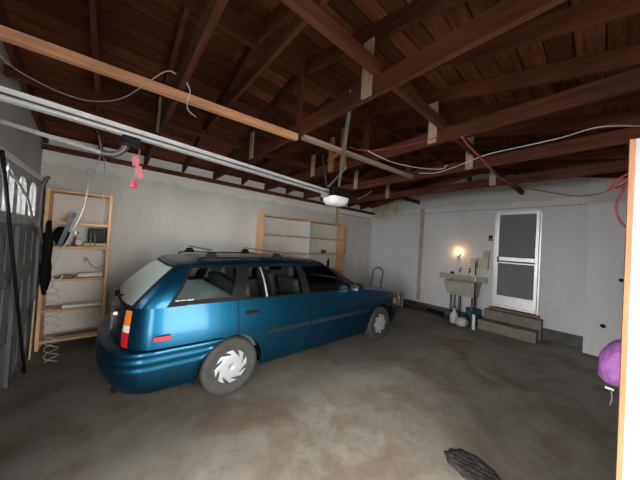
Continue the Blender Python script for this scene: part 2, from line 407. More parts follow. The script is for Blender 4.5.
# roof: separate sheathing boards on both slopes and a deck above them
mb = MB(); att = []
def slope(sign):
    y = RY; w = .148; i = 0
    end = YB+.3 if sign > 0 else YR-.3
    while (end-y)*sign > 0:
        y1 = y+sign*w; x = XL-.3
        while x < XF+.3:
            L_ = random.uniform(1.6, 4.2); x1 = min(x+L_, XF+.3); v = random.random()
            dz = .140
            vs = []
            for yy in (y+sign*.007, y1-sign*.007):
                z = roofz(yy)+dz
                vs += [(x+.001, yy, z), (x1-.001, yy, z), (x1-.001, yy, z+.02), (x+.001, yy, z+.02)]
            mb.add(vs, [(0,1,5,4),(2,3,7,6),(0,4,7,3),(1,2,6,5),(0,3,2,1),(4,5,6,7)])
            att.append((6, v)); x = x1
        y = y1; i += 1
slope(1); slope(-1)
for sgn in (1, -1):
    e = YB+.3 if sgn > 0 else YR-.3
    a, b = roofz(RY)+.163, roofz(e)+.163
    vs = [(XL-.3,RY,a),(XF+.3,RY,a),(XF+.3,e,b),(XL-.3,e,b),(XL-.3,RY,a+.03),(XF+.3,RY,a+.03),(XF+.3,e,b+.03),(XL-.3,e,b+.03)]
    mb.add(vs, [(0,3,2,1),(4,5,6,7),(0,1,5,4),(1,2,6,5),(2,3,7,6),(3,0,4,7)]); att.append((6, 0))
ceil = mb.build('ceiling', M['boards'], weld=False)
a_ = ceil.data.attributes.new('board', 'FLOAT', 'FACE'); vals = []
for c_, v in att: vals += [v]*c_
a_.data.foreach_set('value', vals)
st(ceil, 'red brown roof boards seen from below')

# plates on the walls
st(MB().box(XL, YB-.10, 2.66, XF, YB, 2.72).build('trim_1', M['runner']), 'brown timber plate along the top of the shelf wall')
st(MB().box(XL, YR, 2.66, XF, YR+.10, 2.72).build('trim_2', M['runner']), 'brown timber plate along the side wall')
st(MB().box(XF-.012, .14, 2.60, XF, YB, 2.615).build('trim_4', M['pillar']), 'thin seam strip across the sink wall')
st(MB().box(XF-.014, 3.19, .2, XF, 3.30, 2.75).build('trim_5', M['pillar']), 'narrow brown batten on the sink wall')
st(MB().box(XF-.06, .14, 0, XF, .68, .21).box(XF-.06, 1.66, 0, XF, YB, .16).build('trim_6', M['curb'], bevel=.006), 'rough concrete curb along the foot of the sink wall')
st(MB().box(6.0, YR, 0, 6.02, .15, .05).build('baseboard_far', M['curb']), 'dark base strip under the boxed out wall')
st(MB().box(4.81, YB-.03, 2.17, 4.86, YB, 2.66).build('trim_7', M['pine_z']), 'thin pine batten above the long shelf unit')
st(MB().box(4.86, YB-.008, 2.50, XF-.01, YB, 2.53).build('trim_8', M['pillar']), 'seam strip near the corner of the shelf wall')

# framing
RX = [-.77+.5525*k for k in range(13)]
ordn = ['first','second','third','fourth','fifth','sixth','seventh','eighth','ninth','tenth','eleventh','twelfth','thirteenth','fourteenth']
for k, x in enumerate(RX):
    for sg in (1, -1):
        y0, y1 = RY+sg*.02, (YB-.005 if sg > 0 else YR+.005)
        mb = MB(); w = .02; d = .138
        vs = [(x+i*w, y, roofz(y)+j) for y in (y0, y1) for i, j in ((-1,0),(1,0),(1,d),(-1,d))]
        mb.add(vs, [(3,2,1,0),(4,5,6,7),(0,1,5,4),(1,2,6,5),(2,3,7,6),(3,0,4,7)])
        side = 'slope over the car' if sg > 0 else 'slope nearer the camera'
        tag(mb.build('rafter', M['rafter'], bevel=.002), 'red brown sloping rafter, %s from the garage door on the %s' % (ordn[k], side), 'rafter', 'rafters under the roof boards')
tag(MB().box(XL+.01, RY-.0185, RZ-.05, XF-.01, RY+.0185, RZ+.137).build('ridge_beam', M['runner']), 'dark ridge beam where the rafters of both slopes meet', 'beam')
TX = [.285, 1.375, 2.48, 3.585, 4.69]
TZ = 2.723
for k, x in enumerate(TX):
    tx = x+.045
    tag(MB().box(tx-.02, YR+.01, TZ, tx+.02, YB-.01, TZ+.138).build('ceiling_joist', M['rafter'], bevel=.003),
        'rough red brown joist spanning the garage, %s from the garage door' % ordn[k], 'joist', 'joists spanning the garage')
    # posts carrying the rafters
    if k < 5:
        z1 = roofz(3.2)+.12
        tag(MB().box(tx-.039, 3.16, TZ+.01, tx-.0205, 3.25, z1-.16).build('hanger_post', M['pale_z']),
            'pale upright wood hanger above the %s joist, on the car side' % ordn[k], 'post', 'upright hangers on the joists')
    if 1 <= k <= 4:
        z1 = roofz(1.1)
        tag(MB().box(tx-.039, 1.14, TZ+.01, tx-.0205, 1.23, z1).build('hanger_post', M['pale_z']),
            'pale upright wood hanger above the %s joist, on the camera side' % ordn[k], 'post', 'upright hangers on the joists')
jt = TZ+.14
tag(MB().beam((XL+.02, 1.11, jt+.045), (XF-.1, 1.08, jt+.045), .05, .088).build('runner_beam', M['runner'], bevel=.003), 'long reddish beam lying across the joists toward the sink wall, camera side', 'beam')
tag(MB().beam((XL+.02, 3.32, jt+.045), (XF-.1, 3.32, jt+.045), .05, .088).build('runner_beam', M['runner'], bevel=.003), 'long dark beam lying across the joists above the car', 'beam')
tag(MB().box(.83, .60, 3.0, .865, 3.35, 3.10).build('collar_tie', M['rafter'], bevel=.003), 'red brown collar tie set higher than the joists, near the opener trolley', 'beam')
for k in (1, 2, 3):
    tx = TX[k]
    tag(MB().box(tx+.005, RY-.045, TZ+.14, tx+.024, RY+.045, RZ-.05).build('ridge_post', M['rafter']), 'dark red upright board from the ridge down to the %s joist' % ordn[k], 'post', 'ridge posts')
# boards nailed under / on the joists
bp0 = at(-14, 30, Z=2.675); bp1 = at(297, 139, Z=2.675)
d_ = (bp1-bp0).normalized(); bp0 = bp0 - d_*0
bp0.x = max(bp0.x, XL+.02); bp0.z = bp1.z = 2.69
tag(MB().beam(bp0, bp1, .055, .062).build('nailed_board', M['pine_x'], bevel=.003), 'bright new pine timber under the joists at upper left', 'timber')
b0 = at(303, 137, Z=2.70); b1 = at(412, 177, Z=2.70); b0.z = b1.z = 2.70
tag(MB().beam(b0, b1, .07, .036).build('nailed_board', M['grey_x'], bevel=.003), 'weathered grey board under the joists beyond the bright pine timber', 'timber')
# orange uprights beside the opener
for yy, w in ((2.70, .06), (2.44, .065)):
    tag(MB().box(2.44, yy, TZ-.01, 2.482+.02, yy+w, roofz(yy)).build('hanger_post', M['orange_z']),
        'orange wood upright behind the opener strut, %s one' % ('left' if yy > 2.5 else 'right'), 'post', 'orange uprights above the opener')
tag(MB().beam((2.42, 2.46, 2.95), (2.42, 2.75, 2.88), .02, .05).build('cross_cleat', M['orange_z']), 'short orange wood cleat joining the two orange uprights', 'timber')
tag(MB().beam((4.69, 2.2, TZ+.14), (4.69, .9, 3.07), .03, .08).build('brace_timber', M['rafter']), 'dark diagonal brace on the fifth joist', 'timber')
tag(MB().beam((3.67, 3.2, TZ+.16), (3.67, 2.2, 3.28), .03, .08).build('brace_timber', M['rafter']), 'dark diagonal brace rising to the ridge on the fourth joist', 'timber')
b0 = at(470, 137, Z=2.95); b1 = at(640, 74, Z=2.95)

# ------------------------------------------------------------------ screen door and steps
d1 = empty('door_1', (XF, .76, .43)); st(d1, 'aluminium screen door with two dark mesh panels above the steps')
W_, H_ = .78, 2.12
def drect(x0, z0, x1, z1, name, m, t=.03, xo=0, bev=.003, lab=None):
    o = MB().box(-xo-t, x0, z0, -xo, x1, z1).build(name, m, d1, bevel=bev)
    if lab: o['label'] = lab
    return o
drect(0, 0, .03, H_, 'side_jamb', M['alu']); drect(W_-.03, 0, W_, H_, 'side_jamb', M['alu']); drect(0, H_-.03, W_, H_, 'head_jamb', M['alu'])
mb = MB()
for (a, b, c, e) in ((.035, .02, .085, H_-.035), (W_-.085, .02, W_-.035, H_-.035), (.085, H_-.08, W_-.085, H_-.035), (.085, 1.04, W_-.085, 1.12), (.085, .24, W_-.085, .28), (.085, .02, W_-.085, .06)):
    mb.box(-.045, a, b, -.015, c, e)
mb.build('door_frame', M['alu'], d1, bevel=.004)
drect(.085, 1.12, W_-.085, H_-.08, 'upper_screen', M['screen'], .005, .025, 0)
drect(.085, .28, W_-.085, 1.04, 'lower_screen', M['screen'], .005, .025, 0)
drect(.085, .06, W_-.085, .24, 'kick_plate', M['alu'], .01, .022, .002)
drect(.085, .985, W_-.085, 1.005, 'grille_bar', M['alu'], .01, .03, 0)
mb = MB().box(-.075, W_-.10, 1.0, -.045, W_-.07, 1.12); mb.build('handle', M['dark_metal'], d1, bevel=.004)
drect(-.03, -.04, W_+.03, 0, 'door_sill', mat('red_brown_sill', (.26, .13, .09), .7, noise=.3), .10, 0)
stp = empty('door_steps', (XF, 1.15, 0)); tag(stp, 'two grey concrete steps below the screen door', 'steps')
MB().box(-.27, -.47, 0, -.064, .47, .385).build('upper_step', M['step'], stp, bevel=.01)
MB().box(-.56, -.44, 0, -.272, .49, .20).build('lower_step', M['step'], stp, bevel=.01)

# ------------------------------------------------------------------ garage door (closed, double width)
gd = empty('garage_door', (XL+.02, 2.86, 0)); tag(gd, 'dark sectional garage door with arched windows, closed at left', 'garage door')
W2 = 1.835
secs = [(.002, .548), (.548, 1.098), (1.098, 1.622), (1.622, 2.19)]
def arch_panel(z0, z1):
    "top section with arched window openings"
    mb = MB(); pitch = .42; ww = .31; n = int(2*W2/pitch); start = -n*pitch/2; wins = []
    zb, zs, za = z0+.10, z1-.20, z1-.075
    ys = -W2
    mb.box(0, -W2, z0, .035, W2, zb)
    mb.box(0, -W2, za+.005, .035, W2, z1)
    prev = -W2
    for i in range(n):
        c = start+(i+.5)*pitch; a, b = c-ww/2, c+ww/2
        mb.box(0, prev, zb, .035, a, za+.005); prev = b
        # filling above the arch curve
        K = 10; rows0 = []; 
        for k in range(K):
            t0 = a+ww*k/K; t1 = a+ww*(k+1)/K
            def zz(t):
                u = (t-c)/(ww/2); return zs+(za-zs)*math.sqrt(max(0, 1-u*u))
            vs = [(0,t0,zz(t0)),(.035,t0,zz(t0)),(.035,t1,zz(t1)),(0,t1,zz(t1)),(0,t0,za+.005),(.035,t0,za+.005),(.035,t1,za+.005),(0,t1,za+.005)]
            mb.add(vs, [(0,3,2,1),(4,5,6,7),(0,1,5,4),(1,2,6,5),(2,3,7,6),(3,0,4,7)])
        wins.append((a, b, zb, za, c))
    mb.box(0, prev, zb, .035, W2, za+.005)
    return mb, wins
for i, (a, b) in enumerate(secs[:3]):
    mb = MB().box(0, -W2, a, .035, W2, b)
    n = 12
    for k in range(n):
        y0 = -W2+2*W2*k/n+.05; y1 = -W2+2*W2*(k+1)/n-.05
        mb.box(.035, y0, a+.08, .045, y1, b-.08)
    mb.build('door_section', M['doorpanel'], gd, bevel=.004)
mb, wins = arch_panel(*secs[3]); mb.build('door_section', M['doortrim'], gd)
for a, b, zb, za, c in wins:
    o = MB().box(.014, a, zb, .018, b, za).build('window_pane', M['pane'], gd)
mb = MB()
for a, b, zb, za, c in wins:
    mb.box(.010, c-.008, zb, .03, c+.008, za-.002)
mb.build('window_bars', M['doortrim'], gd)
for k in range(5):
    y = -W2+.06+k*(2*W2-.12)/4
    MB().box(.046, y-.03, .02, .075, y+.03, 1.60).build('stiffener', M['dark_metal'], gd)
MB().box(.0, -W2, 2.195, .05, W2, 2.235).build('top_strip', M['alu'], gd)
# side jamb, tracks
st(MB().box(XL+.001, GY1+.005, 0, XL+.05, YB-.02, 2.25).build('trim_9', M['darkwood']), 'dark blotchy door jamb in the corner')
q0 = at(30, 352, X=-.69); q0.z = 0.001
tag(MB().beam(q0, at(35, 300, X=-.69), .012, .05, (0,1,0)).build('splintered_slat', M['jambpale'], bevel=.003), 'pale splintered wood slat standing by the garage door jamb', 'slat')
bpy.data.objects['splintered_slat'].scale = (1, 1, 1)
ex = []
trk = empty('door_track', (-.735, 4.72, 0)); tag(trk, 'grey steel door track curving up beside the jamb', 'track')
MB().tube(spline([(0,0,.02),(0,0,1.0),(0,0,2.0),(.02,0,2.2),(.05,0,2.27)]), .018, 6).build('rail', M['dark_metal'], trk)
for z in (.4, 1.1, 1.8): MB().box(-.014, .0, z-.03, .02, .08, z+.03).build('bracket', M['dark_metal'], trk)
# lift cable / conduit running down the jamb
p = [at(x, y, X=-.69) for x, y in ((9, 162), (9, 172), (16, 180), (23, 190), (28, 200), (31, 212), (33, 222), (38, 228), (41, 238), (43, 250))]
tag(MB().tube(spline(p), .011, 8).build('wavy_cable', M['galv']), 'thick pale grey cable snaking down beside the door windows', 'cable')
p = [at(2, 150, X=-.66), at(20, 330, X=-.66)]; e_ = (p[1]-p[0]).normalized(); p[1] = p[0]-e_*(p[0].z/e_.z)
tag(MB().tube(p, .013, 8).build('lift_rod', M['black']), 'long dark rod tube leaning upright before the garage door at the left edge', 'rod')

# ------------------------------------------------------------------ opener
op = empty('door_opener', (2.28, 2.42, 2.25)); tag(op, 'white garage door opener with long ceiling rail and trolley', 'door opener')
OP = op.location.copy()
def rel(p): return Vector(p)-OP
r0 = Vector((-.74, 2.05, 2.27)); r1 = Vector((2.18, 2.40, 2.27)); rd = (r1-r0).normalized()
mb = MB(); mb.beam(rel(r0)+Vector((0,0,-.002)), rel(r1)+Vector((0,0,-.002)), .05, .010).beam(rel(r0)+Vector((0,0,.026)), rel(r1)+Vector((0,0,.026)), .032, .046)
mb.beam(rel(r0)+Vector((0,0,.052)), rel(r1)+Vector((0,0,.052)), .05, .006).build('rail', mat('zinc_rail', (.62, .63, .65), .4, metal=.35, noise=.12, nscale=12), op)
mb = MB().tube([rel(r0)+Vector((0,-.045,.012)), rel(r1)+Vector((0,-.045,.012))], .006, 6); mb.build('drive_chain', M['dark_metal'], op)
mb = MB(); mb.box(-.14, -.15, .0, .22, .15, .12); mb.build('motor_housing', M['black'], op, bevel=.012)
prof = []
mb = MB(); rows = []
for i in range(9):
    t = i/8*PI/2; zz = -math.sin(t)*.115; rr = math.cos(t)**.55
    row = []
    for k in range(28):
        a = 2*PI*k/28; ca, sa = math.cos(a), math.sin(a)
        row.append((.04+math.copysign(abs(ca)**.6, ca)*.17*rr, math.copysign(abs(sa)**.6, sa)*.145*rr, zz))
    rows.append(row)
mb.grid(rows, closed=True); mb.build('light_lens', M['lens'], op)
MB().box(-.20, -.05, -.02, -.14, .05, .09).build('rail_bracket', M['galv'], op, bevel=.004)
# trolley and arm
tp = r0+rd*.80
mb = MB().beam(rel(tp-rd*.05)+Vector((0,0,-.028)), rel(tp+rd*.05)+Vector((0,0,-.028)), .06, .045).beam(rel(tp-rd*.05)+Vector((0,0,-.055)), rel(tp+rd*.05)+Vector((0,0,-.055)), .03, .05)
mb.build('trolley', M['black'], op, bevel=.006)
ap = [tp+Vector((-.02,0,-.06)), tp+Vector((-.045,0.005,-.115)), tp+Vector((-.09,.01,-.15)), tp+Vector((-.15,.01,-.155)), tp+Vector((-.66,.04,-.045)), (-.70, tp.y+.03, 2.195)]
mb = MB().tube(spline([rel(q) for q in ap[:4]], 6), .020, 6); mb.build('curved_arm', M['dark_metal'], op)
mb = MB().beam(rel(ap[3]), rel(ap[5]), .010, .024)
for k in range(9): 
    q = Vector(ap[3]).lerp(Vector(ap[5]), .08+k*.1); mb.tube([rel(q)+Vector((0,-.010,0)), rel(q)+Vector((0,.010,0))], .005, 6)
mb.build('straight_arm', M['dull'], op)
# struts to the joists
s1 = (1.40, 1.36, 2.86); s2 = (2.24, 2.30, 2.37)
MB().beam(rel(s1), rel(s2), .035, .006, (1,0,0)).beam(rel(s1)+Vector((.016,0,.0)), rel(s2)+Vector((.016,0,0)), .006, .03, (1,0,0)).build('ceiling_strut', M['galv'], op)
MB().beam(rel((2.50, 2.42, 2.73)), rel((2.16, 2.42, 2.37)), .025, .006, (0,1,0)).build('ceiling_strut', M['galv'], op)
MB().beam(rel((2.14, 2.42, 2.37)), rel((2.14, 2.56, 2.86)), .02, .005, (1,0,0)).build('ceiling_strut', M['dark_metal'], op)
# release tag and pull, hanging from the trolley
rc = tp+Vector((.05, -.01, -.08))
rt = empty('release_tag', rc); tag(rt, 'pink tag hanging on the opener trolley cord', 'tag')
MB().tube([(0,0,0),(0,0,-.05),(-.012,0,-.08),(-.018,0,-.235)], .0035, 6).build('cord', M['pink'], rt)
MB().beam((-.020,-.004,-.055), (-.015,-.004,-.125), .038, .004, (0,1,0)).beam((.0,-.004,-.12), (.016,-.004,-.20), .036, .004, (0,1,0)).build('tag_card', M['pink'], rt)
MB().lathe([(.006,0),(.012,-.01),(.018,-.035),(.02,-.045),(.006,-.05)], (-.018,0,-.225), n=14).build('pull_knob', M['redpink'], rt)

# ------------------------------------------------------------------ shelf units
def shelf_unit(name, label, x0, x1, y0, y1, top, levels, bottom, divs=(), th=.022):
    t = empty(name, ((x0+x1)/2, (y0+y1)/2, bottom)); tag(t, label, 'shelf'); o = t.location
    def bx(nm, a, b, c, d, e, f, m, lab=None):
        r = MB().box(a-o.x, b-o.y, c-o.z, d-o.x, e-o.y, f-o.z).build(nm, m, t, bevel=.002)
        if lab: r['label'] = lab
    bx('side_panel', x0, y0, bottom, x0+th, y1, top, M['pine_z']); bx('side_panel', x1-th, y0, bottom, x1, y1, top, M['pine_z'])
    bx('top_board', x0+th, y0, top-th, x1-th, y1, top, M['pine_e'])
    for z in levels: bx('shelf_board', x0+th, y0+.004, z-th, x1-th, y1, z, M['pine_e'])
    for d in divs: bx('divider', d, y0+.002, levels[-1], d+th, y1, top-th, M['white_paint'], 'white divider panel')
    return t
YS0, YS1 = 4.67, 4.95
sl = shelf_unit('shelf_unit', 'tall narrow pine shelf unit in the left corner by the garage door', -.695, -.04, YS0, YS1, 2.12, [1.69, 1.365, .925, .52, .12], 0, (), .034)
sm = shelf_unit('shelf_unit', 'long wall mounted pine shelf unit behind the car', 2.385, 4.92, YS0, YS1+.015, 2.165, [1.75, 1.345, .93, .47], .33, (3.64,), .03)

# things on the left unit
bg = MB(); rows = []
def blob(mb, c, sx, sy, sz, seed, amp=.18, nu=16, nv=10, mi=0, flat=True, pw=.8):
    rnd = random.Random(seed); ph = [(rnd.uniform(1, 4), rnd.uniform(0, 6), rnd.uniform(1, 4), rnd.uniform(0, 6)) for _ in range(4)]
    rows = []
    for i in range(nv+1):
        t = PI*i/nv-PI/2; row = []
        for k in range(nu):
            a = 2*PI*k/nu; ct, s_ = math.cos(t), math.sin(t)
            f = 1+amp*sum(math.sin(p[0]*a*1.0//1*1.0+p[0]*round(p[0])*0+round(p[0])*a+p[1])*math.cos(round(p[2])*t*2+p[3]) for p in ph)/2
            x = math.copysign(abs(math.cos(a)*ct)**pw, math.cos(a)*ct)*f; y = math.copysign(abs(math.sin(a)*ct)**pw, math.sin(a)*ct)*f
            z = math.copysign(abs(s_)**pw, s_)*(1 if (flat and s_ < 0) else f)
            row.append((c[0]+x*sx, c[1]+y*sy, c[2]+z*sz))
        rows.append(row)
    mb.grid(rows, closed=True, mi=mi); return mb
Z2 = 1.367
tag(blob(MB(), (-.545, 4.80, Z2+.125), .075, .09, .118, 3).build('cloth_bag', M['blackm']), 'black slumped bag on the left shelf unit beside the tools', 'bag')
tag(MB().box(-.28, 4.74, Z2+.055, -.085, 4.92, Z2+.26).build('storage_case', M['charcoal'], bevel=.02), 'dark textured case on the left shelf unit, on a yellow green tray', 'case')
tr = MB().box(-.315, 4.70, Z2+.001, -.08, 4.93, Z2+.012).box(-.315, 4.70, Z2+.012, -.305, 4.93, Z2+.05).box(-.09, 4.70, Z2+.012, -.08, 4.93, Z2+.05).box(-.305, 4.70, Z2+.012, -.09, 4.71, Z2+.05).box(-.305,4.92,Z2+.012,-.09,4.93,Z2+.05)
tag(tr.build('tray', M['olive'], bevel=.003), 'yellow green tray on the left shelf unit under the dark case', 'tray')
tag(blob(MB(), (-.37, 4.76, Z2+.055), .042, .05, .055, 9).build('plastic_bag', M['plasticbag']), 'small milky plastic bag on the left shelf unit', 'bag')
t = empty('hand_pliers', (-.42, 4.90, Z2)); tag(t, 'orange handled pliers leaning on the left shelf unit', 'pliers')
MB().tube(spline([(-.03,0,.01),(0,0,.07),(.0,0,.14),(.04,0,.19)]), .008, 6).build('handle', M['orange'], t)
MB().tube(spline([(.03,0,.01),(.02,0,.07),(.0,0,.14),(-.03,0,.18)]), .008, 6).build('handle', M['orange'], t)
MB().beam((.0,-.006,.15), (0,-.006,.21), .02, .012, (0,1,0)).build('jaw', M['galv'], t)
for i, xx in enumerate((-.245, -.20)):
    tag(MB().tube([(xx, 4.69, Z2+.015), (xx-.01, 4.725, Z2+.2)], .006, 6).build('metal_rod', M['galv']), 'thin pale metal rod leaning before the dark case, %s of two' % ('left' if i == 0 else 'right'), 'rod')
# saw leaning out
sw = empty('hand_saw', at(60, 244.5, Y=4.69)); tag(sw, 'blue grey steel hand saw leaning in front of the left shelf unit', 'saw')
e_ = at(74, 213, Y=4.60)-sw.location
mb = MB().beam((0,0,0), e_, .045, .004, (0,1,0)).build('blade', M['bluegrey'], sw)
mb = MB().beam(e_*.84+Vector((0,-.004,0)), e_*1.02+Vector((0,-.004,0)), .05, .016, (0,1,0)).build('grip', M['dark_metal'], sw, bevel=.004)
Z3 = .927
tag(blob(MB(), (-.64, 4.628, 1.18), .05, .03, .46, 14, amp=.25, pw=.9).build('draped_cloth', M['blackm']), 'long black cloth draped down the left side of the left shelf unit', 'cloth')
for i, (a, b) in enumerate(((-.36, .0), (-.34, .032))):
    tag(MB().tube([(a, 4.75+.07*i, Z3+.031), (-.10, 4.75+.07*i, Z3+.031)], .03, 14).build('paper_roll', M['white']), 'white paper roll on the left shelf unit, %s of two' % ('front' if i == 0 else 'rear'), 'roll', 'rolls on the left shelf unit')
tag(MB().box(-.53, 4.72, Z3, -.40, 4.84, Z3+.03).build('flat_tin', M['dark_metal'], bevel=.006), 'flat dark tin beside the white rolls', 'tin')
tag(MB().tube(spline([at(x, y, Y=4.80) for x, y in ((84, 262), (86, 258), (92, 266), (98, 268), (104, 264))]), .004, 6).build('thin_cord', M['black']), 'thin black cord lying above the white rolls', 'cord')
tag(MB().box(-.48, 4.70, .521, -.09, 4.90, .555).build('flat_board', M['white'], bevel=.004), 'flat white board on the low shelf of the left unit', 'board')
tag(MB().box(-.55, 4.69, .121, -.10, 4.80, .15).build('short_plank', M['grey_x'], bevel=.004), 'short grey plank on the bottom shelf of the left unit', 'plank')
# things on the long unit
tag(MB().box(3.86+.38, 4.78, 1.346, 4.34, 4.88, 1.44).build('tin_box', M['dark_metal'], bevel=.008), 'small dark tin on the long shelf unit', 'tin')
t = empty('spray_bottle', (4.42, 4.76, .931)); tag(t, 'slim black bottle standing on the long shelf unit above the car roof', 'bottle')
MB().lathe([(.03,0),(.034,.01),(.034,.20),(.02,.24),(.012,.25)], n=16).build('body', M['black'], t); MB().lathe([(.016,.25),(.016,.30),(.008,.31)], n=12).build('cap', M['blackm'], t)
tag(MB().box(5.20, YB-.02, 1.33, 5.24, YB, 1.45).build('wall_switch', M['dark_metal'], bevel=.003), 'small dark switch on the wall right of the long shelf unit', 'switch')

# cables over the left unit
def cable(name, pts, r, m, label, **kw):
    return tag(MB().tube(spline([at(x, y, **kw) for x, y in pts]), r, 8).build(name, m), label, 'cable')
cable('hanging_cable', ((97, 130), (101, 148), (98, 162), (91, 174), (87, 195), (84, 208), (78, 222), (70, 236), (62, 250), (55, 262), (52, 274), (54, 280), (60, 279), (63, 275)), .0065, M['cable_white'], 'white cable falling past the saw before the left shelf unit', Y=4.40)
cable('hanging_cable', ((100, 118), (99, 140), (103, 155), (105, 172), (103, 190), (105, 212)), .004, M['cable_grey'], 'thin grey cable hanging over the right half of the left shelf unit', Y=4.45)
cable('cable_knot', ((86, 171), (90, 168), (95, 172), (91, 176), (87, 173), (92, 170)), .004, M['cable_grey'], 'small loose cable knot above the left shelf unit', Y=4.40)
# coiled hose
top = at(53, 283, Y=4.22); bot = at(50, 392, Y=4.22)
mb = MB()
for ph in (0, PI):
    cpt = []; NT = 7.5
    for i in range(121):
        t = i/120; q = top.lerp(bot, t); a = 2*PI*NT*t+ph; rr = .06*(1 if not .2 < t < .3 else 1.5)*min(1, t*12)
        cpt.append(q+Vector((math.cos(a)*rr, math.sin(a)*rr*.6, 0)))
    mb.tube(cpt, .0038, 6)
tag(mb.build('coiled_cord', M['cable_grey']), 'grey twisted cord dangling from the white cable by the garage door', 'cord')

# ceiling cables
cable('ceiling_wire', ((-6, 50), (14, 68), (40, 83), (62, 93), (85, 100), (108, 101), (125, 97), (140, 88), (150, 81), (162, 73), (170, 71), (176, 74)), .0030, M['cable_grey'], 'loose pale wire looping along the bright pine timber', Z=2.60)
cable('ceiling_wire', ((187, 83), (190, 92), (187, 103), (189, 111), (196, 117)), .0036, M['cable_white'], 'short white wire end dangling below the bright pine timber', Z=2.58)
cable('ceiling_wire', ((368, 151), (380, 157), (395, 163), (420, 168), (441, 169), (447, 165)), .005, M['cable_white'], 'white cable sagging under the joists near the weathered grey board', Z=2.66)
cable('ceiling_wire', ((419, 173), (435, 173), (452, 168), (470, 161), (489, 154), (520, 147), (560, 138), (590, 129), (612, 126), (640, 126)), .005, M['cable_white'], 'long white cable running under the joists to the right edge', Z=2.66)
cable('ceiling_wire', ((358, 199), (366, 195), (372, 191)), .005, M['cable_white'], 'short white cable end near the opener motor', Z=2.55)
cable('extension_cord', ((349, 147), (360, 150), (378, 150), (400, 147), (425, 141), (440, 136)), .005, M['cable_red'], 'red cord draped between joists above the opener', Z=2.70)
cable('extension_cord', ((462, 137), (468, 145), (478, 155), (488, 166), (500, 178), (514, 185), (530, 189), (555, 193), (575, 196), (592, 195), (608, 191), (622, 185), (632, 178)), .006, M['cable_red'], 'long red cord sagging across the room to the tall white panel', Z=2.35)
cable('cord_loops', ((608, 190), (614, 182), (624, 176), (633, 172), (634, 180), (624, 186), (613, 189), (620, 182), (632, 176), (627, 183), (620, 195), (616, 207), (619, 219), (626, 227), (633, 230)), .005, M['cable_red'], 'bundle of red cord loops hanging beside the tall white panel', X=2.0)

# ------------------------------------------------------------------ sink corner
sk = empty('laundry_sink', (6.2, 2.10, 0)); tag(sk, 'grey concrete laundry sink on pipe legs against the far wall', 'sink')
y0, y1, x0, x1 = -.36, .28, -.23, .22
mb = MB()
def ring(x0, y0, x1, y1, z): return [(x0,y0,z),(x1,y0,z),(x1,y1,z),(x0,y1,z)]
rows = [ring(x0+.10, y0+.04, x1-.01, y1-.06, .60), ring(x0, y0, x1, y1, .88), ring(x0-.012, y0-.012, x1, y1+.012, .885), ring(x0-.012, y0-.012, x1, y1+.012, .925),
        ring(x0+.04, y0+.04, x1-.04, y1-.04, .925), ring(x0+.13, y0+.08, x1-.06, y1-.10, .65)]
mb.grid(rows, closed=True, smooth=False)
mb.add(rows[0], [(3,2,1,0)]); mb.add(rows[-1], [(0,1,2,3)])
mb.build('basin', M['sinkc'], sk, bevel=.006)
for yy in (y0+.08, y1-.12):
    for xx in (x0+.15, x1-.06): MB().tube([(xx, yy, 0), (xx, yy, .61)], .018, 8).build('leg', M['dark_metal'], sk)
MB().tube(spline([(0,0,.61),(0,0,.30),(0,.03,.20),(.06,.06,.17),(.12,.06,.22),(.22,.06,.23)]), .028, 10).build('drain_pipe', M['dark_metal'], sk)
MB().box(.235, -.47, .91, .27, .58, 1.05).build('splash_board', M['sinkc'], sk, bevel=.004)
for i, (x, y) in enumerate(((459.5, 270.7), (469, 271.4))):
    q = at(x, y, X=6.40)
    t = empty('wall_tap', (XF, q.y, q.z)); tag(t, 'dark water tap on the wall above the sink, %s of two' % ('left' if i == 0 else 'right'), 'tap', 'taps above the sink')
    MB().tube([(0,0,0),(-.09,0,0),(-.11,0,-.05)], .013, 8).build('spout', M['dark_metal'], t)
    MB().tube([(-.05,0,0),(-.05,0,.05)], .008, 8).build('stem', M['dark_metal'], t)
    MB().lathe([(.03,0),(.034,.008),(.03,.016)], (-.05,0,.05), n=10).build('knob', M['dark_metal'], t)
q = at(452, 273, X=6.45)
tag(MB().lathe([(.04,-.05),(.045,-.03),(.04,0)], (XF, q.y, q.z), axis='x', n=16).build('pipe_cap', M['black']), 'round black pipe cap on the wall left of the taps', 'cap')
for i, (x, y, w, h) in enumerate(((473.6, 263, .15, .22), (483, 263.8, .20, .25))):
    q = at(x, y, X=6.44)
    t = empty('electrical_box', (XF, q.y, q.z)); tag(t, 'beige electrical box beside the screen door, %s one' % ('narrow left' if i == 0 else 'wider right'), 'electrical box', 'electrical boxes by the screen door')
    MB().box(-.08, -w/2, -h/2, 0, w/2, h/2).build('body', M['beige'], t, bevel=.006); MB().box(-.088, -w/2+.01, -h/2+.01, -.081, w/2-.01, h/2-.01).build('cover', M['beige'], t, bevel=.002)
q = at(486, 255, X=6.44)
tag(MB().box(XF-.05, q.y-.06, q.z-.09, XF, q.y+.06, q.z+.09).build('junction_box', mat('dull_grey_box', (.42,.41,.38), .7), bevel=.004), 'small grey junction box above the wider beige box', 'junction box')
q = at(491.5, 238, X=6.44)
t = empty('alarm_switch', (XF, q.y+.03, q.z)); tag(t, 'small dark switch with a red face by the screen door top', 'switch')
MB().box(-.03, -.035, -.06, 0, .035, .06).build('body', M['black'], t, bevel=.004); MB().box(-.036, -.022, -.035, -.0305, .022, .0).build('red_face', M['redbox'], t)
q = at(457, 253.5, X=6.38)
t = empty('wall_lamp', (XF, q.y, q.z)); tag(t, 'glowing bare bulb lamp on the wall above the sink', 'lamp')
MB().lathe([(.05,-.002),(.045,-.02),(.03,-.03)], axis='x', n=18).build('base', M['white'], t)
MB().lathe([(.026,-.09),(.028,-.02),(.022,0)], (-.05,0,-.02), n=14).build('socket', M['beige'], t)
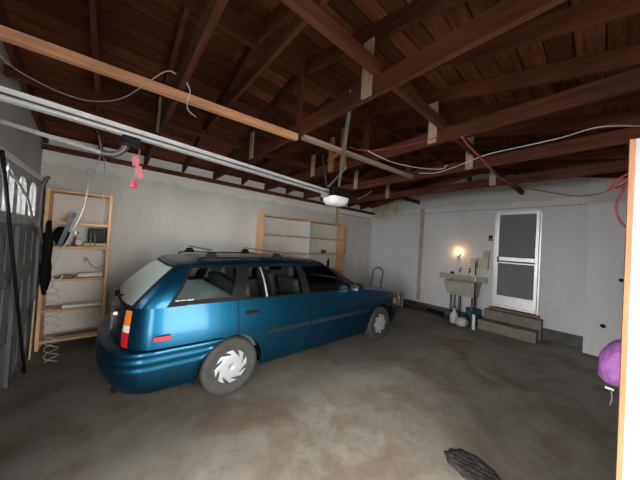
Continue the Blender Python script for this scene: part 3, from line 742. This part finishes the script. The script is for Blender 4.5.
MB().lathe([(.012,0),(.03,.035),(.034,.055),(.026,.08),(.001,.092)], (-.05,0,-.02), n=16).build('bulb', M['bulb'], t)
ld = bpy.data.lights.new('bulb_light', 'POINT'); ld.energy = 1.3; ld.color = (1, .62, .28); ld.shadow_soft_size = .035
lo = bpy.data.objects.new('bulb_light', ld); C.objects.link(lo); lo.location = (XF-.14, q.y, q.z+.03)
q = at(603, 326, X=6.02)
tag(MB().lathe([(.028,-.012),(.032,-.004),(.03,0)], (6.02, q.y, q.z), axis='x', n=16).build('round_outlet', M['black']), 'small round black outlet low on the boxed out wall', 'outlet')
q = at(624, 280.5, X=6.02)
tag(MB().box(5.99, q.y-.05, q.z-.025, 6.02, q.y+.05, q.z+.025).build('wall_hook', M['black'], bevel=.004), 'small black hook plate on the boxed out wall by the tall panel', 'hook')
# bucket, jug, bag, mop
t = empty('plastic_bucket', (6.275, 1.825, 0)); tag(t, 'blue plastic bucket on the floor beside the steps', 'bucket')
mb = MB().lathe([(.0001,.012),(.12,.012),(.145,.33),(.16,.33),(.16,.315),(.15,.31),(.125,0),(.0001,0)], n=28); mb.build('tub', M['blue'], t)
MB().tube(spline([(0,-.155,.31),(-.11,-.12,.27),(-.165,0,.24),(-.11,.12,.27),(0,.155,.31)]), .004, 6).build('handle', M['galv'], t)
t = empty('plastic_jug', (5.92, 2.10, 0)); tag(t, 'white plastic jug on the floor under the sink', 'jug')
MB().lathe([(.07,0),(.085,.02),(.085,.17),(.06,.23),(.025,.27),(.025,.29)], n=20).build('body', M['dirty_white'], t); MB().lathe([(.028,.29),(.028,.32)], n=12).build('cap', M['white'], t)
MB().tube(spline([(.03,0,.26),(.09,0,.24),(.10,0,.17),(.083,0,.12)]), .012, 8).build('handle', M['dirty_white'], t)
tag(blob(MB(), (5.80, 1.90, .095), .14, .11, .095, 21, amp=.2).build('plastic_bag', M['plasticbag']), 'crumpled milky plastic bag on the floor before the bucket', 'bag')
b0 = at(473.6, 323, X=5.78); b1 = at(476, 262, X=5.88); b0.z = 0
t = empty('mop', b0); tag(t, 'mop with a dark pole and white sleeves leaning by the sink', 'mop'); dv = b1-b0
MB().tube([dv*.22, dv], .012, 8).build('pole', M['black'], t)
MB().tube([(0,0,.001), dv*.22], .032, 10).build('head', M['white'], t); MB().tube([dv*.70, dv*.80], .018, 8).build('sleeve', M['white'], t)
# dark pipe / tarp along the curb
p = [(6.33, 2.92, .05), (6.34, 2.85, .05), (6.32, 2.75, .05), (6.28, 2.60, .05), (6.22, 2.46, .05)]
tag(MB().tube(spline(p), [.045]*33, 8).build('drain_hose', M['black']), 'thick black drain hose along the foot of the wall under the sink', 'hose')
tag(blob(MB(), (6.33, 3.30, .07), .08, .30, .07, 5, amp=.25).build('tarp_bundle', M['rag']), 'black rolled tarp against the curb left of the sink', 'tarp')
# hand truck
ht = empty('hand_truck', (6.2, 4.45, 0)); tag(ht, 'bent dark tube hand truck standing in the far corner', 'hand truck')
q0 = at(370.5, 290, X=6.2)-ht.location; q1 = at(380.5, 290, X=6.2)-ht.location
y_a, y_b = q0.y, q1.y; zt = (at(376, 267, X=6.3)-ht.location).z
w = abs(y_a-y_b)/2; cy = (y_a+y_b)/2
arc = [(0, cy+w, .12), (.03, cy+w, .6), (.08, cy+w*.98, zt-w)]+[(.09, cy+w*math.cos(a), zt-w+w*math.sin(a)) for a in [PI*k/8 for k in range(1, 8)]]+[(.08, cy-w*.98, zt-w), (.03, cy-w, .6), (0, cy-w, .12)]
MB().tube(spline(arc, 5), .017, 8).build('frame', M['dark_metal'], ht)
for z in (.3, .6): MB().tube([(z*.06-.01, cy+w, z), (z*.06-.01, cy-w, z)], .01, 8).build('cross_bar', M['galv'], ht)
MB().box(-.22, cy-w-.04, .01, .02, cy+w+.04, .018).build('toe_plate', M['dark_metal'], ht)
MB().tube([(.05, cy+w+.06, .11), (.05, cy-w-.06, .11)], .01, 8).build('axle', M['dark_metal'], ht)
for s in (1, -1): MB().lathe([(.05,-.02),(.105,-.02),(.11,0),(.105,.02),(.05,.02)], (.05, cy+s*(w+.07), .11), axis='y', n=20).build('wheel', M['rubber'], ht)
# small things by the front of the car
def bottle(loc, h, r, m, label, cap=None):
    t = empty('bottle', loc); tag(t, label, 'bottle')
    MB().lathe([(r*.9,0),(r,h*.05),(r,h*.62),(r*.45,h*.8),(r*.35,h*.88)], n=16).build('body', m, t)
    MB().lathe([(r*.45,h*.88),(r*.45,h)], n=12).build('cap', cap or M['white'], t)
bottle((6.13, 3.64, 0), .36, .055, M['dirty_white'], 'tall dirty white bottle on the floor right of the car nose, nearest the batten')
bottle((6.10, 3.80, 0), .22, .06, M['dirty_white'], 'short dirty white bottle on the floor before the far wall', M['black'])
bottle((6.10, 3.50, 0), .50, .04, M['cable_grey'], 'slim tall grey bottle beside the brown batten')
jk = empty('floor_jack', (6.10, 4.08, 0)); tag(jk, 'small black floor jack by the front of the car', 'jack')
MB().box(-.07, -.22, .02, .07, .22, .10).build('body', M['dark_metal'], jk, bevel=.01)
MB().beam((0,.05,.09), (0,-.14,.24), .04, .04).build('lift_arm', M['black'], jk, bevel=.006); MB().lathe([(.04,0),(.045,.02)], (0,-.14,.25), n=14).build('saddle', M['galv'], jk)
for x in (-.08, .08):
    for y in (-.18, .18): MB().lathe([(.03,-.012),(.03,.012)], (x, y, .03), axis='x', n=12).build('wheel', M['black'], jk)
tag(blob(MB(), (5.84, 4.28, .09), .10, .11, .09, 31, amp=.25).build('plastic_bag', M['plasticbag']), 'small pale plastic bag on the floor behind the floor jack', 'bag')
tag(blob(MB(), (5.85, 3.66, .05), .10, .10, .05, 12, amp=.3).build('cloth_bundle', M['rag']), 'black cloth bundle on the floor right of the floor jack', 'cloth')
# rag on the floor in front
ra = at(476, 472, Z=0)
rows = []; rnd = random.Random(4)
for i in range(29):
    row = []
    for j in range(37):
        u = i/28*2-1; v = j/36*2-1
        k = math.sqrt(max(u*u, v*v)); l = math.hypot(u, v) or 1; sc = k/l*(1+.07*math.sin(3*math.atan2(v, u)+1)+.04*math.sin(11*math.atan2(v, u)))
        e = 1-max(abs(u), abs(v))
        z = .003+min(1, e*4)*(.006+.007*abs(math.sin(u*9+v*5))+.006*abs(math.sin(v*13-u*6))+rnd.uniform(0, .007))
        row.append((ra.x+(u*sc)*.14+v*sc*.03, ra.y+v*sc*.22, z))
    rows.append(row)
tag(MB().grid(rows).build('floor_rag', M['rag'], solid=.002), 'crumpled black rag lying flat at the bottom edge of the floor', 'rag')

# ------------------------------------------------------------------ white door leaf at right, opened into the garage
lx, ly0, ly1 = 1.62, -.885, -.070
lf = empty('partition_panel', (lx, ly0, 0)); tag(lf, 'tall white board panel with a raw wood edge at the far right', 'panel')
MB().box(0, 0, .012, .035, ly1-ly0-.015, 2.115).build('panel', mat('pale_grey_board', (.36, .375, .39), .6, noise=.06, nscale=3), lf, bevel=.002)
o = MB().box(-.003, ly1-ly0-.015, .012, .039, ly1-ly0, 2.115).build('edge_strip', wood('raw_edge_wood', (.30, .13, .06), (.42, .20, .10), 2), lf, bevel=.001); o['label'] = 'raw orange wood edge strip'
for z in (.9, 1.0): pass
o = MB().lathe([(.012,0),(.012,-.03),(.026,-.045),(.026,-.065),(.012,-.075)], (0, .70-.0, .98), axis='x', n=14)
st(MB().box(XL-.12, OY1-.03, 0, XL+.01, OY1, OZ).build('trim_10', M['doortrim']), 'jamb of the added open bay')
st(MB().box(XL-.12, OY0, 0, XL+.01, OY0+.03, OZ).build('trim_11', M['doortrim']), 'jamb of the added open bay')
# purple stuffed bag hanging behind the leaf
pb = empty('stuff_sack', (1.80, -.13, .92)); tag(pb, 'puffy purple nylon sack poking out beside the tall white panel', 'sack')
PB = pb.location
def prel(x, y, X): return at(x, y, X=X)-PB
cc = prel(630, 363, 1.82); rows = []
for i in range(29):
    t = -PI/2+PI*i/28; row = []
    for k in range(56):
        a = 2*PI*k/56; lo_ = max(0, -math.sin(t))
        f = 1+.035*math.sin(3*a+1)+.03*math.sin(6*t+4*a)+.05*math.sin(16*a+3*t)*lo_**2+.02*math.sin(9*a-5*t)
        ct = abs(math.cos(t))**.75; zz = math.copysign(abs(math.sin(t))**.9, math.sin(t))
        lean = -.028*lo_
        row.append(cc+Vector((math.cos(a)*ct*.11*f, -lean-.035*max(0, math.sin(t))+math.sin(a)*ct*.092*f, zz*.118)))
    rows.append(row)
mb = MB().grid(rows, closed=True)
mb.build('sack_body', M['purple'], pb)
q = prel(607, 384, 1.80); q2 = prel(612, 391, 1.78)
MB().tube([prel(605, 387, 1.77), prel(614, 390, 1.77)], .006, 8).build('tie_cord', M['white'], pb)
MB().tube(spline([prel(611, 390, 1.76), prel(612, 397, 1.76), prel(610, 405, 1.76)]), .002, 6).build('drawstring', M['purple'], pb)
MB().tube([prel(633, 340, 1.82)+Vector((0,0,.05)), prel(634, 300, 1.82), (1.66-PB.x, -.30-PB.y, 1.45-PB.z)], .006, 6).build('strap', M['purple'], pb)

# ------------------------------------------------------------------ the car
car = empty('station_wagon', (.985, 3.245, 0), 0); tag(car, 'teal metallic station wagon with roof rack parked along the shelves', 'car')
AR, AZ, FX = .335, .285, 2.57
def wz(z):
    return interp(z, [(.18, .775), (.30, .815), (.45, .838), (.58, .845), (.68, .842), (.80, .825), (.90, .80), (.95, .785)])
def taper(x): 
    d = max(0, x-1.9); e = max(0, -.1-x); return 1-.045*(d/.95)**2-.03*(e/.5)**2
def xrear(z): return interp(z, [(.2, -.90), (.60, -.95), (.70, -.95), (.95, -.92)])
def xfront(z): return interp(z, [(.2, 3.30), (.45, 3.40), (.60, 3.39), (.70, 3.34), (.95, 3.10)])
RR, RF = .34, .46
def arch(x):
    for c in (0, FX):
        d = abs(x-c)
        if d < AR: return AZ+math.sqrt(AR*AR-d*d)
    return None
def ztop(x):
    return interp(x, [(-.9, .965), (0, .955), (1.0, .94), (1.95, .925), (2.3, .885), (2.7, .835), (3.0, .785), (3.2, .745), (3.42, .70)])
def zbot(x):
    a = arch(x)
    if a is not None: return a
    return interp(x, [(-.9, .30), (-.4, .24), (-.335, .20), (3, .20), (3.3, .25)])
side = sorted(set([round(v, 4) for v in
    [-.54, -.44, -.38]+[AR*math.cos(PI*k/16) for k in range(17)]+[FX+AR*math.cos(PI*k/16) for k in range(17)]+[-AR-.0015, AR+.0015, FX-AR-.0015]
    +[.56, .75, .9, .99, .998, 1.2, 1.4, 1.6, 1.8, 1.95, 2.005, 2.013]+[.037, .045]]))
side = [x for x in side if x <= FX+AR]
cols = [('r', PI/2*k/12) for k in range(12)]+[('s', x) for x in side]+[('f', PI/2*k/12) for k in range(11, -1, -1)]
def colxy(c, z, off=0, offs=None):
    k, v = c
    if k == 's': 
        w = wz(z)*taper(v)+(off if offs is None else offs); return v, w
    if k == 'r':
        n = 3.2; u = math.cos(v)**(2/n); s = math.sin(v)**(2/n); x0 = side[0]; xr = xrear(z)-off
        w = wz(z)*taper(x0)+(off if offs is None else offs); return x0-(x0-xr)*u, w*s
    n = 2.5; u = math.cos(v)**(2/n); s = math.sin(v)**(2/n); x0 = side[-1]; xf = xfront(z)+off
    w = wz(z)*taper(x0)+(off if offs is None else offs); return x0+(xf-x0)*u, w*s
def colx(c): return colxy(c, .6)[0]
NR = 12
def body_point(c, i, sgn):
    x = colx(c) if c[0] != 's' else c[1]
    zt, zb = ztop(x), zbot(x); t = i/NR; z = lerp(zb, zt, t)
    px, py = colxy(c, z); return (px, sgn*py, z)
def piece(name, lo, hi, sgn, m=None):
    mb = MB(); sel = [c for c in cols if lo(c) and hi(c)]
    rows = [[body_point(c, i, sgn) for c in sel] for i in range(NR+1)]
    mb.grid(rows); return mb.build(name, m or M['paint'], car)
SX = lambda a: (lambda c: (c[0] == 'f') or (c[0] == 's' and c[1] >= a-1e-6))
SXh = lambda b: (lambda c: (c[0] == 'r') or (c[0] == 's' and c[1] <= b+1e-6))
for sg in (-1, 1):
    piece('quarter_panel', lambda c: True, SXh(.037), sg)
    piece('rear_door', SX(.045), SXh(.99), sg)
    piece('front_door', SX(.998), SXh(2.005), sg)
    piece('front_fender', SX(2.013), lambda c: True, sg)
    mb = MB()
    for a, b in ((.037, .045), (.99, .998), (2.005, 2.013)):
        rows = []
        for i in range(NR+1):
            z = lerp(max(zbot(a), zbot(b)), ztop(a), i/NR); rows.append([(a-.01, sg*(wz(z)*taper(a)-.008), z), (b+.01, sg*(wz(z)*taper(b)-.008), z)])
        mb.grid(rows)
    mb.build('door_gap', M['blackm'], car)
# hood
hc = [c for c in cols if (c[0] == 'f') or (c[0] == 's' and c[1] >= 1.95)]
rows = []
for j in range(17):
    u = j/8-1; row = []
    for c in hc:
        x = colx(c); z = ztop(x); px, py = colxy(c, z)
        cr = interp(px, [(1.9, .085), (2.6, .065), (3.2, .03)]); row.append((px, u*py, z+cr*(1-abs(u)**2.4)))
    rows.append(row)
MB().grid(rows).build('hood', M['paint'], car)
# greenhouse
def gcol(c, v):
    "c: ('r',a) ('s',x) ('f',a); v 0 belt .. 1 roof edge; returns x, |y|, z"
    k, q = c
    zb = .95; wb = .775; wt = .585
    if k == 's':
        xb = q; xt = interp(q, [(-.66, -.43), (.0, .12), (.08, .22), (.40, .355), (.93, .89), (1.0, .95), (1.90, 1.36)]); s = 1
        zb = ztop(xb)-.005
    elif k == 'r':
        n = 3.0; u = math.cos(q)**(2/n); s = math.sin(q)**(2/n); xb = -.66-.26*u; xt = -.43-.09*u; zb = .962
    else:
        n = 2.2; u = math.cos(q)**(2/n); s = math.sin(q)**(2/n); xb = 1.90+.38*u; xt = 1.36+.14*u; zb = .92+.05*u
    zt = 1.318-(.02 if k == 'f' else 0)
    w = lerp(wb, wt, v)+.035*math.sin(PI*v)*(1 if k != 'f' else .6)
    if k == 'f' : w *= lerp(.985, 1, v)
    return (lerp(xb, xt, v)+(.02*math.sin(PI*v)*(1 if k == 'f' else -1 if k == 'r' else 0)), w*s, lerp(zb, zt, v))
gside = [-.66, -.60, -.565, -.3, -.1, -.04, 0, .03, .05, .08, .11, .25, .375, .40, .6, .8, .90, .93, .97, .975, 1.02, 1.2, 1.4, 1.6, 1.75, 1.86, 1.90]
gcols = [('r', PI/2*k/12) for k in range(12)]+[('s', x) for x in gside]+[('f', PI/2*k/14) for k in range(13, -1, -1)]
VS = [0, .04, .09, .12, .25, .4, .55, .7, .8, .86, .90, .95, 1]
def zone(c0, c1, v0, v1):
    k = c0[0] if c0[0] == c1[0] else 's'
    if c0[0] != c1[0]: 
        return 'paint'
    a, b = (c0[1]+c1[1])/2, (v0+v1)/2
    if k == 'r':
        y = math.sin(a)**(2/3.0)
        return 'rglass' if y < .86 and .04 < b < .90 else ('trim' if y < .93 and b < .95 else 'paint')
    if k == 'f':
        y = math.sin(a)**(2/2.2)
        return 'wglass' if y < .93 and .02 < b < .93 else ('trim' if b < .97 and y < .97 else 'paint')
    if .04 < b < .97:
        if -.565 < a < -.04 and .12 < b < .90: return 'qglass'
        if .11 < a < .375 and .04 < b < .90: return 'dglass'
        if .375 < a < .40 and b < .90: return 'bar'
        if .40 < a < .90 and .04 < b < .90: return 'dglass'
        if 1.02 < a < 1.86 and .04 < b < .90: return 'fglass'
        if a < -.60: return 'paint'
        return 'trim'
    return 'trim' if (b < .04 and a > -.60) else 'paint'
for sg in (-1, 1):
    G = [[(lambda p: (p[0], sg*p[1], p[2]))(gcol(c, v)) for c in gcols] for v in VS]
    def zn(i, j): return zone(gcols[j], gcols[j+1], VS[i], VS[i+1])
    for nm, zs, m in (('roof_pillars', ('paint', 'pillar'), M['paint']), ('window_trim', ('trim',), M['black']), ('quarter_window', ('qglass',), M['glass']),
                      ('rear_door_window', ('dglass',), M['glass']), ('front_door_window', ('fglass',), M['glass']), ('window_divider', ('bar',), M['cable_grey'])):
        MB().grid(G, skip=lambda i, j: zn(i, j) not in zs).build(nm, m, car)
def both(zs, name, m):
    mb = MB()
    for sg in (-1, 1):
        G = [[(lambda p: (p[0], sg*p[1], p[2]))(gcol(c, v)) for c in gcols] for v in VS]
        mb.grid(G, skip=lambda i, j: zone(gcols[j], gcols[j+1], VS[i], VS[i+1]) not in zs)
    return mb.build(name, m, car)
both(('rglass',), 'tailgate_window', M['painted_sheen']); both(('wglass',), 'windshield', M['glass'])
# roof skin
rows = []
for j in range(21):
    u = j/10-1; row = []
    for c in gcols:
        x, y, z = gcol(c, 1)
        xm = (x-.5)/1.02; e = max(0, 1-abs(xm)**3.2)
        row.append((x, u*y, z+.062*(1-abs(u)**3)*e+.012*(1-abs(u)**8)))
    rows.append(row)
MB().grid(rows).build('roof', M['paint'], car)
# black belt moulding closing the shoulder under the windows
for sg in (-1, 1):
    sel = [c for c in cols if c[0] == 'r' or (c[0] == 's' and c[1] <= 1.96)]
    o_ = []; i_ = []
    for c in sel:
        x = colx(c) if c[0] != 's' else c[1]; z = ztop(x); px, py = colxy(c, z); qx, qy = colxy(c, z, -.07)
        o_.append((px, sg*(py+.001), z-.001)); i_.append((qx, sg*max(0, qy), z+.001))
    MB().grid([o_, i_]).build('belt_moulding', M['black'], car)
# bumpers
def bumper(name, sel, prof, sgmax):
    mb = MB(); half = []
    for c in sel:
        x = colx(c) if c[0] != 's' else c[1]; a = arch(x); zlo = prof[0][0]
        if a is not None: zlo = max(zlo, a)
        colp = []
        for (z, of) in prof:
            zz = max(z, zlo); px, py = colxy(c, zz, of, of*.18+.004)
            colp.append((px, py, zz))
        half.append(colp)
    full = [[(p[0], -p[1], p[2]) for p in c] for c in half[::-1]]+half[1:]
    mb.grid([[full[j][i] for j in range(len(full))] for i in range(len(prof))])
    return mb.build(name, M['paint'], car)
rp = [(.235, .0), (.25, .05), (.33, .10), (.45, .125), (.468, .125), (.478, .108), (.505, .108), (.515, .123), (.54, .118), (.55, .10), (.575, .10), (.583, .112), (.600, .102), (.614, .08), (.622, -.02)]
selr = [('r', PI/2*k/16) for k in range(16)]+[('s', x) for x in (-.54, -.46, -.38, -.335, -.30, -.26, -.22, -.18, -.14, -.11)]
bumper('rear_bumper', selr, rp, 1)
fp = [(.20, .0), (.23, .03), (.30, .055), (.45, .07), (.47, .055), (.50, .068), (.54, .055), (.565, .0)]
self_ = [('f', PI/2*k/16) for k in range(17)]
bumper('front_bumper', self_, fp, 1)
# underside and interior
mb = MB().box(-.80, -.56, .20, 3.1, .56, .235).box(AR+.03, -.74, .20, FX-AR-.03, .74, .24).box(-.78, -.74, .30, -AR-.03, .74, .34); mb.build('underbody', M['blackm'], car)
for xx in (0, FX):
    for sg in (-1, 1):
        rows = [[(xx+AR*math.cos(PI*k/16), sg*y, AZ+AR*math.sin(PI*k/16)) for k in range(17)] for y in (.79, .52)]
        mb = MB().grid(rows); mb.add([(xx, sg*.52, AZ)]+rows[1], [(0, k+1, k+2) for k in range(16)]); mb.build('wheel_well', M['blackm'], car)
MB().box(-.70, -.70, .62, .05, .70, .68).build('cargo_floor', M['seat'], car)
MB().box(-.70, -.64, .945, .06, .64, .96).build('cargo_cover', M['cargo'], car)
MB().box(1.75, -.68, .62, 2.15, .68, .90).build('dashboard', M['black'], car, bevel=.03)
for sg in (-1, 1): MB().box(.1, sg*.70-.01, .40, 1.9, sg*.70+.01, .90).build('door_lining', M['seat'], car)
def seat(x, y, w, nm='front_seat', head=True):
    o = MB().box(x, y-w/2, .50, x+.5, y+w/2, .64).build(nm, M['seat'], car, bevel=.04)
    MB().beam((x+.04, y, .60), (x-.12, y, 1.10), w, .13, (1,0,0)).build('backrest', M['seat'], car, bevel=.04)
    for hy in ((y,) if head else (y-.3, y+.3)):
        MB().beam((x-.13, hy, 1.12), (x-.17, hy, 1.27), .24, .09, (1,0,0)).build('headrest', M['seat'], car, bevel=.035)
seat(1.06, -.36, .50); seat(1.06, .36, .50); seat(.28, 0, 1.22, 'rear_seat', False)
MB().tube([(1.62+.10*math.sin(a)*.5, .36+.185*math.cos(a), .97+.17*math.sin(a)) for a in [2*PI*k/20 for k in range(20)]], .014, 8, closed=True).tube([(1.62,.36,.97),(1.80,.36,.88)], .03, 8).build('steering_wheel', M['black'], car)
# wheels
def wheel(x, sg):
    t = empty('wheel', (x, 0, 0)); t.parent = car
    y = sg*.735; ri = .195; ro = .290; hw = .092
    c = (0, y, ro)
    prof = [(ri, -hw*.9), (ri+.03, -hw), (ro-.03, -hw), (ro-.008, -hw*.85), (ro, -hw*.6), (ro, hw*.6), (ro-.008, hw*.85), (ro-.03, hw), (ri+.03, hw), (ri, hw*.9)]
    MB().lathe(prof, c, axis='y', n=48).build('tyre', M['rubber'], t)
    # groove rings on the sidewall
    MB().lathe([(ri-.003, -hw*.8), (ri-.003, hw*.8)], c, axis='y', n=40).build('rim', M['dark_metal'], t)
    # wheel cover with eight raked slots
    mb = MB(); NA = 96; rr = [.0001, .05, .10, .120, .128, .138, .150, .160, .168, .192, .200]
    dep = [.0, .000, .001, .003, .004, .005, .006, .007, .008, .009, .018]
    tw = [0, 0, 0, 0, .10, .20, .30, .40, .46, .46, .46]
    rows = [[(r*math.cos(2*PI*k/NA-sg*w_), y+sg*(hw*.98-d), ro+r*math.sin(2*PI*k/NA-sg*w_)) for k in range(NA)] for r, d, w_ in zip(rr, dep, tw)]
    def sk(i, j):
        if not 3 <= i <= 7: return False
        return (j % 12) < (4 if i in (3, 7) else 5)
    mb.grid(rows, closed=True, skip=sk); o = mb.build('wheel_cover', M['hub'], t, solid=.003)
    o['label'] = 'silver wheel cover with raked slots'
for x in (0, FX):
    for sg in (-1, 1): wheel(x, sg)
# lamps
def lens(name, zs, m, sg, kind='r', a0=48, a1=80, off=.006, par=None):
    rows = []
    for z in zs:
        row = []
        for k in range(9):
            a = R(lerp(a0, a1, k/8)); px, py = colxy((kind, a), z, off, off); row.append((px, sg*py, z))
        rows.append(row)
    return MB().grid(rows).build(name, m, par or car)
for sg in (-1, 1):
    tl = empty('tail_light', (0, 0, 0)); tl.parent = car
    ta = dict(a0=40, a1=51, par=tl); lens('amber_lens', [.81, .87, .93], M['amber_lens'], sg, **ta); lens('clear_lens', [.755, .81], M['clear_lens'], sg, **ta); lens('red_lens', [.635, .70, .755], M['red_lens'], sg, **ta)
    hl = empty('head_light', (0, 0, 0)); hl.parent = car
    lens('clear_lens', [.585, .62, .67], M['clear_lens'], sg, 'f', 30, 64, off=.012, par=hl); lens('amber_lens', [.585, .63, .68], M['amber_lens'], sg, 'f', 64, 87, off=.012, par=hl)
    # rear side marker, handles, strip, mirrors
    mb = MB(); mb.box(-.69, sg*.845-.012, .70, -.56, sg*.845-.002, .735); mb.build('side_marker', M['red_lens'], car, bevel=.004)
    for xa, xb in ((AR+.03, .985), (1.003, 2.00)):
        rows = []
        for z, of in ((.545, .0), (.55, .014), (.60, .014), (.605, .0)):
            rows.append([(x, sg*(wz(z)*taper(x)+of), z) for x in [lerp(xa, xb, k/8) for k in range(9)]])
        MB().grid(rows).build('rub_strip', M['moulding'], car)
    rows = []
    for z, of in ((.545, .0), (.55, .012), (.60, .012), (.605, .0)):
        rows.append([(x, sg*(wz(z)*taper(x)+of), z) for x in (2.02, 2.10, 2.20)])
    MB().grid(rows).build('rub_strip', M['moulding'], car)
    for hx in (.12, 1.09):
        z = .82; MB().box(hx, sg*(wz(z)+.004)-.014, z-.018, hx+.15, sg*(wz(z)+.004)+.014, z+.018).build('door_handle', M['black'], car, bevel=.007)
    mr = empty('side_mirror', (0, 0, 0)); mr.parent = car
    blob(MB(), (1.86, sg*.87, .975), .075, .08, .052, 2, amp=0, pw=.7).build('mirror_housing', M['black'], mr)
    MB().box(1.778, sg*.87-.07, .935, 1.783, sg*.87+.07, 1.015).build('mirror_glass', M['chrome'], mr)
    MB().beam((1.84, sg*.74, .95), (1.85, sg*.82, .965), .07, .05).build('mirror_stalk', M['black'], mr)
# roof rack
def rz(x, y): 
    u = abs(y)/.585; xm = (x-.5)/1.02
    return 1.318+.062*(1-u**3)*(1-abs(xm)**3.2)+.012*(1-u**8)
for sg in (-1, 1):
    y = sg*.50
    MB().tube(spline([(-.30, y, rz(-.30, y)), (-.25, y, rz(0, y)+.028), (.2, y, rz(.2, y)+.03), (.8, y, rz(.8, y)+.028), (.86, y, rz(.86, y))]), .008, 8).build('rack_rail', M['black'], car)
    for x in (.17, .36): MB().box(x-.02, y-.012, rz(x, y)-.004, x+.02, y+.012, rz(x, y)+.03).build('rail_mount', M['black'], car)
    for x in (-.17, .64):
        zb = rz(x, y)+.028; mb = MB()
        q = [(-.075, 0), (.075, 0), (.03, .065), (-.03, .065)]
        mb.add([(x+a_, y-.02, zb+b_) for a_, b_ in q]+[(x+a_, y+.02, zb+b_) for a_, b_ in q], [(0,1,2,3),(4,7,6,5),(0,4,5,1),(1,5,6,2),(2,6,7,3),(3,7,4,0)])
        mb.build('rack_foot', M['black'], car, bevel=.005)
for x in (-.17, .64): MB().beam((x, -.53, 1.459), (x, .53, 1.459), .035, .012).build('rack_crossbar', M['dark_metal'], car)
# tailgate details
mb = MB(); mb.box(-.965, -.20, .66, -.935, .20, .80); mb.build('licence_plate_recess', M['dark_metal'], car)
MB().tube(spline([(-.93, 0, .975), (-.93, -.10, .985), (-.92, -.30, 1.0), (-.89, -.42, 1.03)]), .008, 6).build('rear_wiper', M['black'], car)
MB().lathe([(.03,-.02),(.03,.02)], (-.925, 0, .965), axis='x', n=12).build('wiper_pivot', M['black'], car)
MB().tube([(-.60, -.45, .25), (-.93, -.50, .205)], .024, 12).build('tailpipe', M['blackm'], car)
MB().box(-.96, .30, .74, -.93, .45, .77).build('badge', M['chrome'], car)
o = MB().box(-.95, -.45, .86, -.925, -.30, .885).build('badge', M['chrome'], car)

# ------------------------------------------------------------------ light
w = bpy.data.worlds.new('World'); S.world = w; w.use_nodes = True
bgn = w.node_tree.nodes['Background']; bgn.inputs[0].default_value = (1.0, .975, .94, 1); bgn.inputs[1].default_value = 21.0
def portal(loc, rot, sx, sy):
    l = bpy.data.lights.new('daylight_portal', 'AREA'); l.shape = 'RECTANGLE'; l.size = sx; l.size_y = sy
    l.cycles.is_portal = True
    o = bpy.data.objects.new('daylight_portal', l); C.objects.link(o); o.location = loc; o.rotation_euler = rot
portal((XL-.06, (OY0+OY1)/2, OZ/2), (0, R(-90), 0), OZ, OY1-OY0)
portal(((DX0+DX1)/2, YR-.06, DZ/2), (R(90), 0, 0), DX1-DX0, DZ)
portal((XL-.02, 2.86, 1.92), (0, R(-90), 0), .5, 3.6)

# ------------------------------------------------------------------ camera
cd = bpy.data.cameras.new('Camera'); co = bpy.data.objects.new('Camera', cd); C.objects.link(co)
cd.sensor_fit = 'HORIZONTAL'; cd.sensor_width = 36; cd.lens = 36*CF/640; cd.clip_start = .02
mx = Matrix((( _R.x, _U.x, -_F.x, 0), (_R.y, _U.y, -_F.y, 0), (_R.z, _U.z, -_F.z, CH), (0, 0, 0, 1)))
co.matrix_world = mx
S.camera = co
S.view_settings.view_transform = 'Standard'; S.view_settings.look = 'None'; S.view_settings.gamma = 1; S.view_settings.use_curve_mapping = False
S.view_settings.exposure = 0.0
S.cycles.max_bounces = 10; S.cycles.diffuse_bounces = 6; S.cycles.transparent_max_bounces = 12
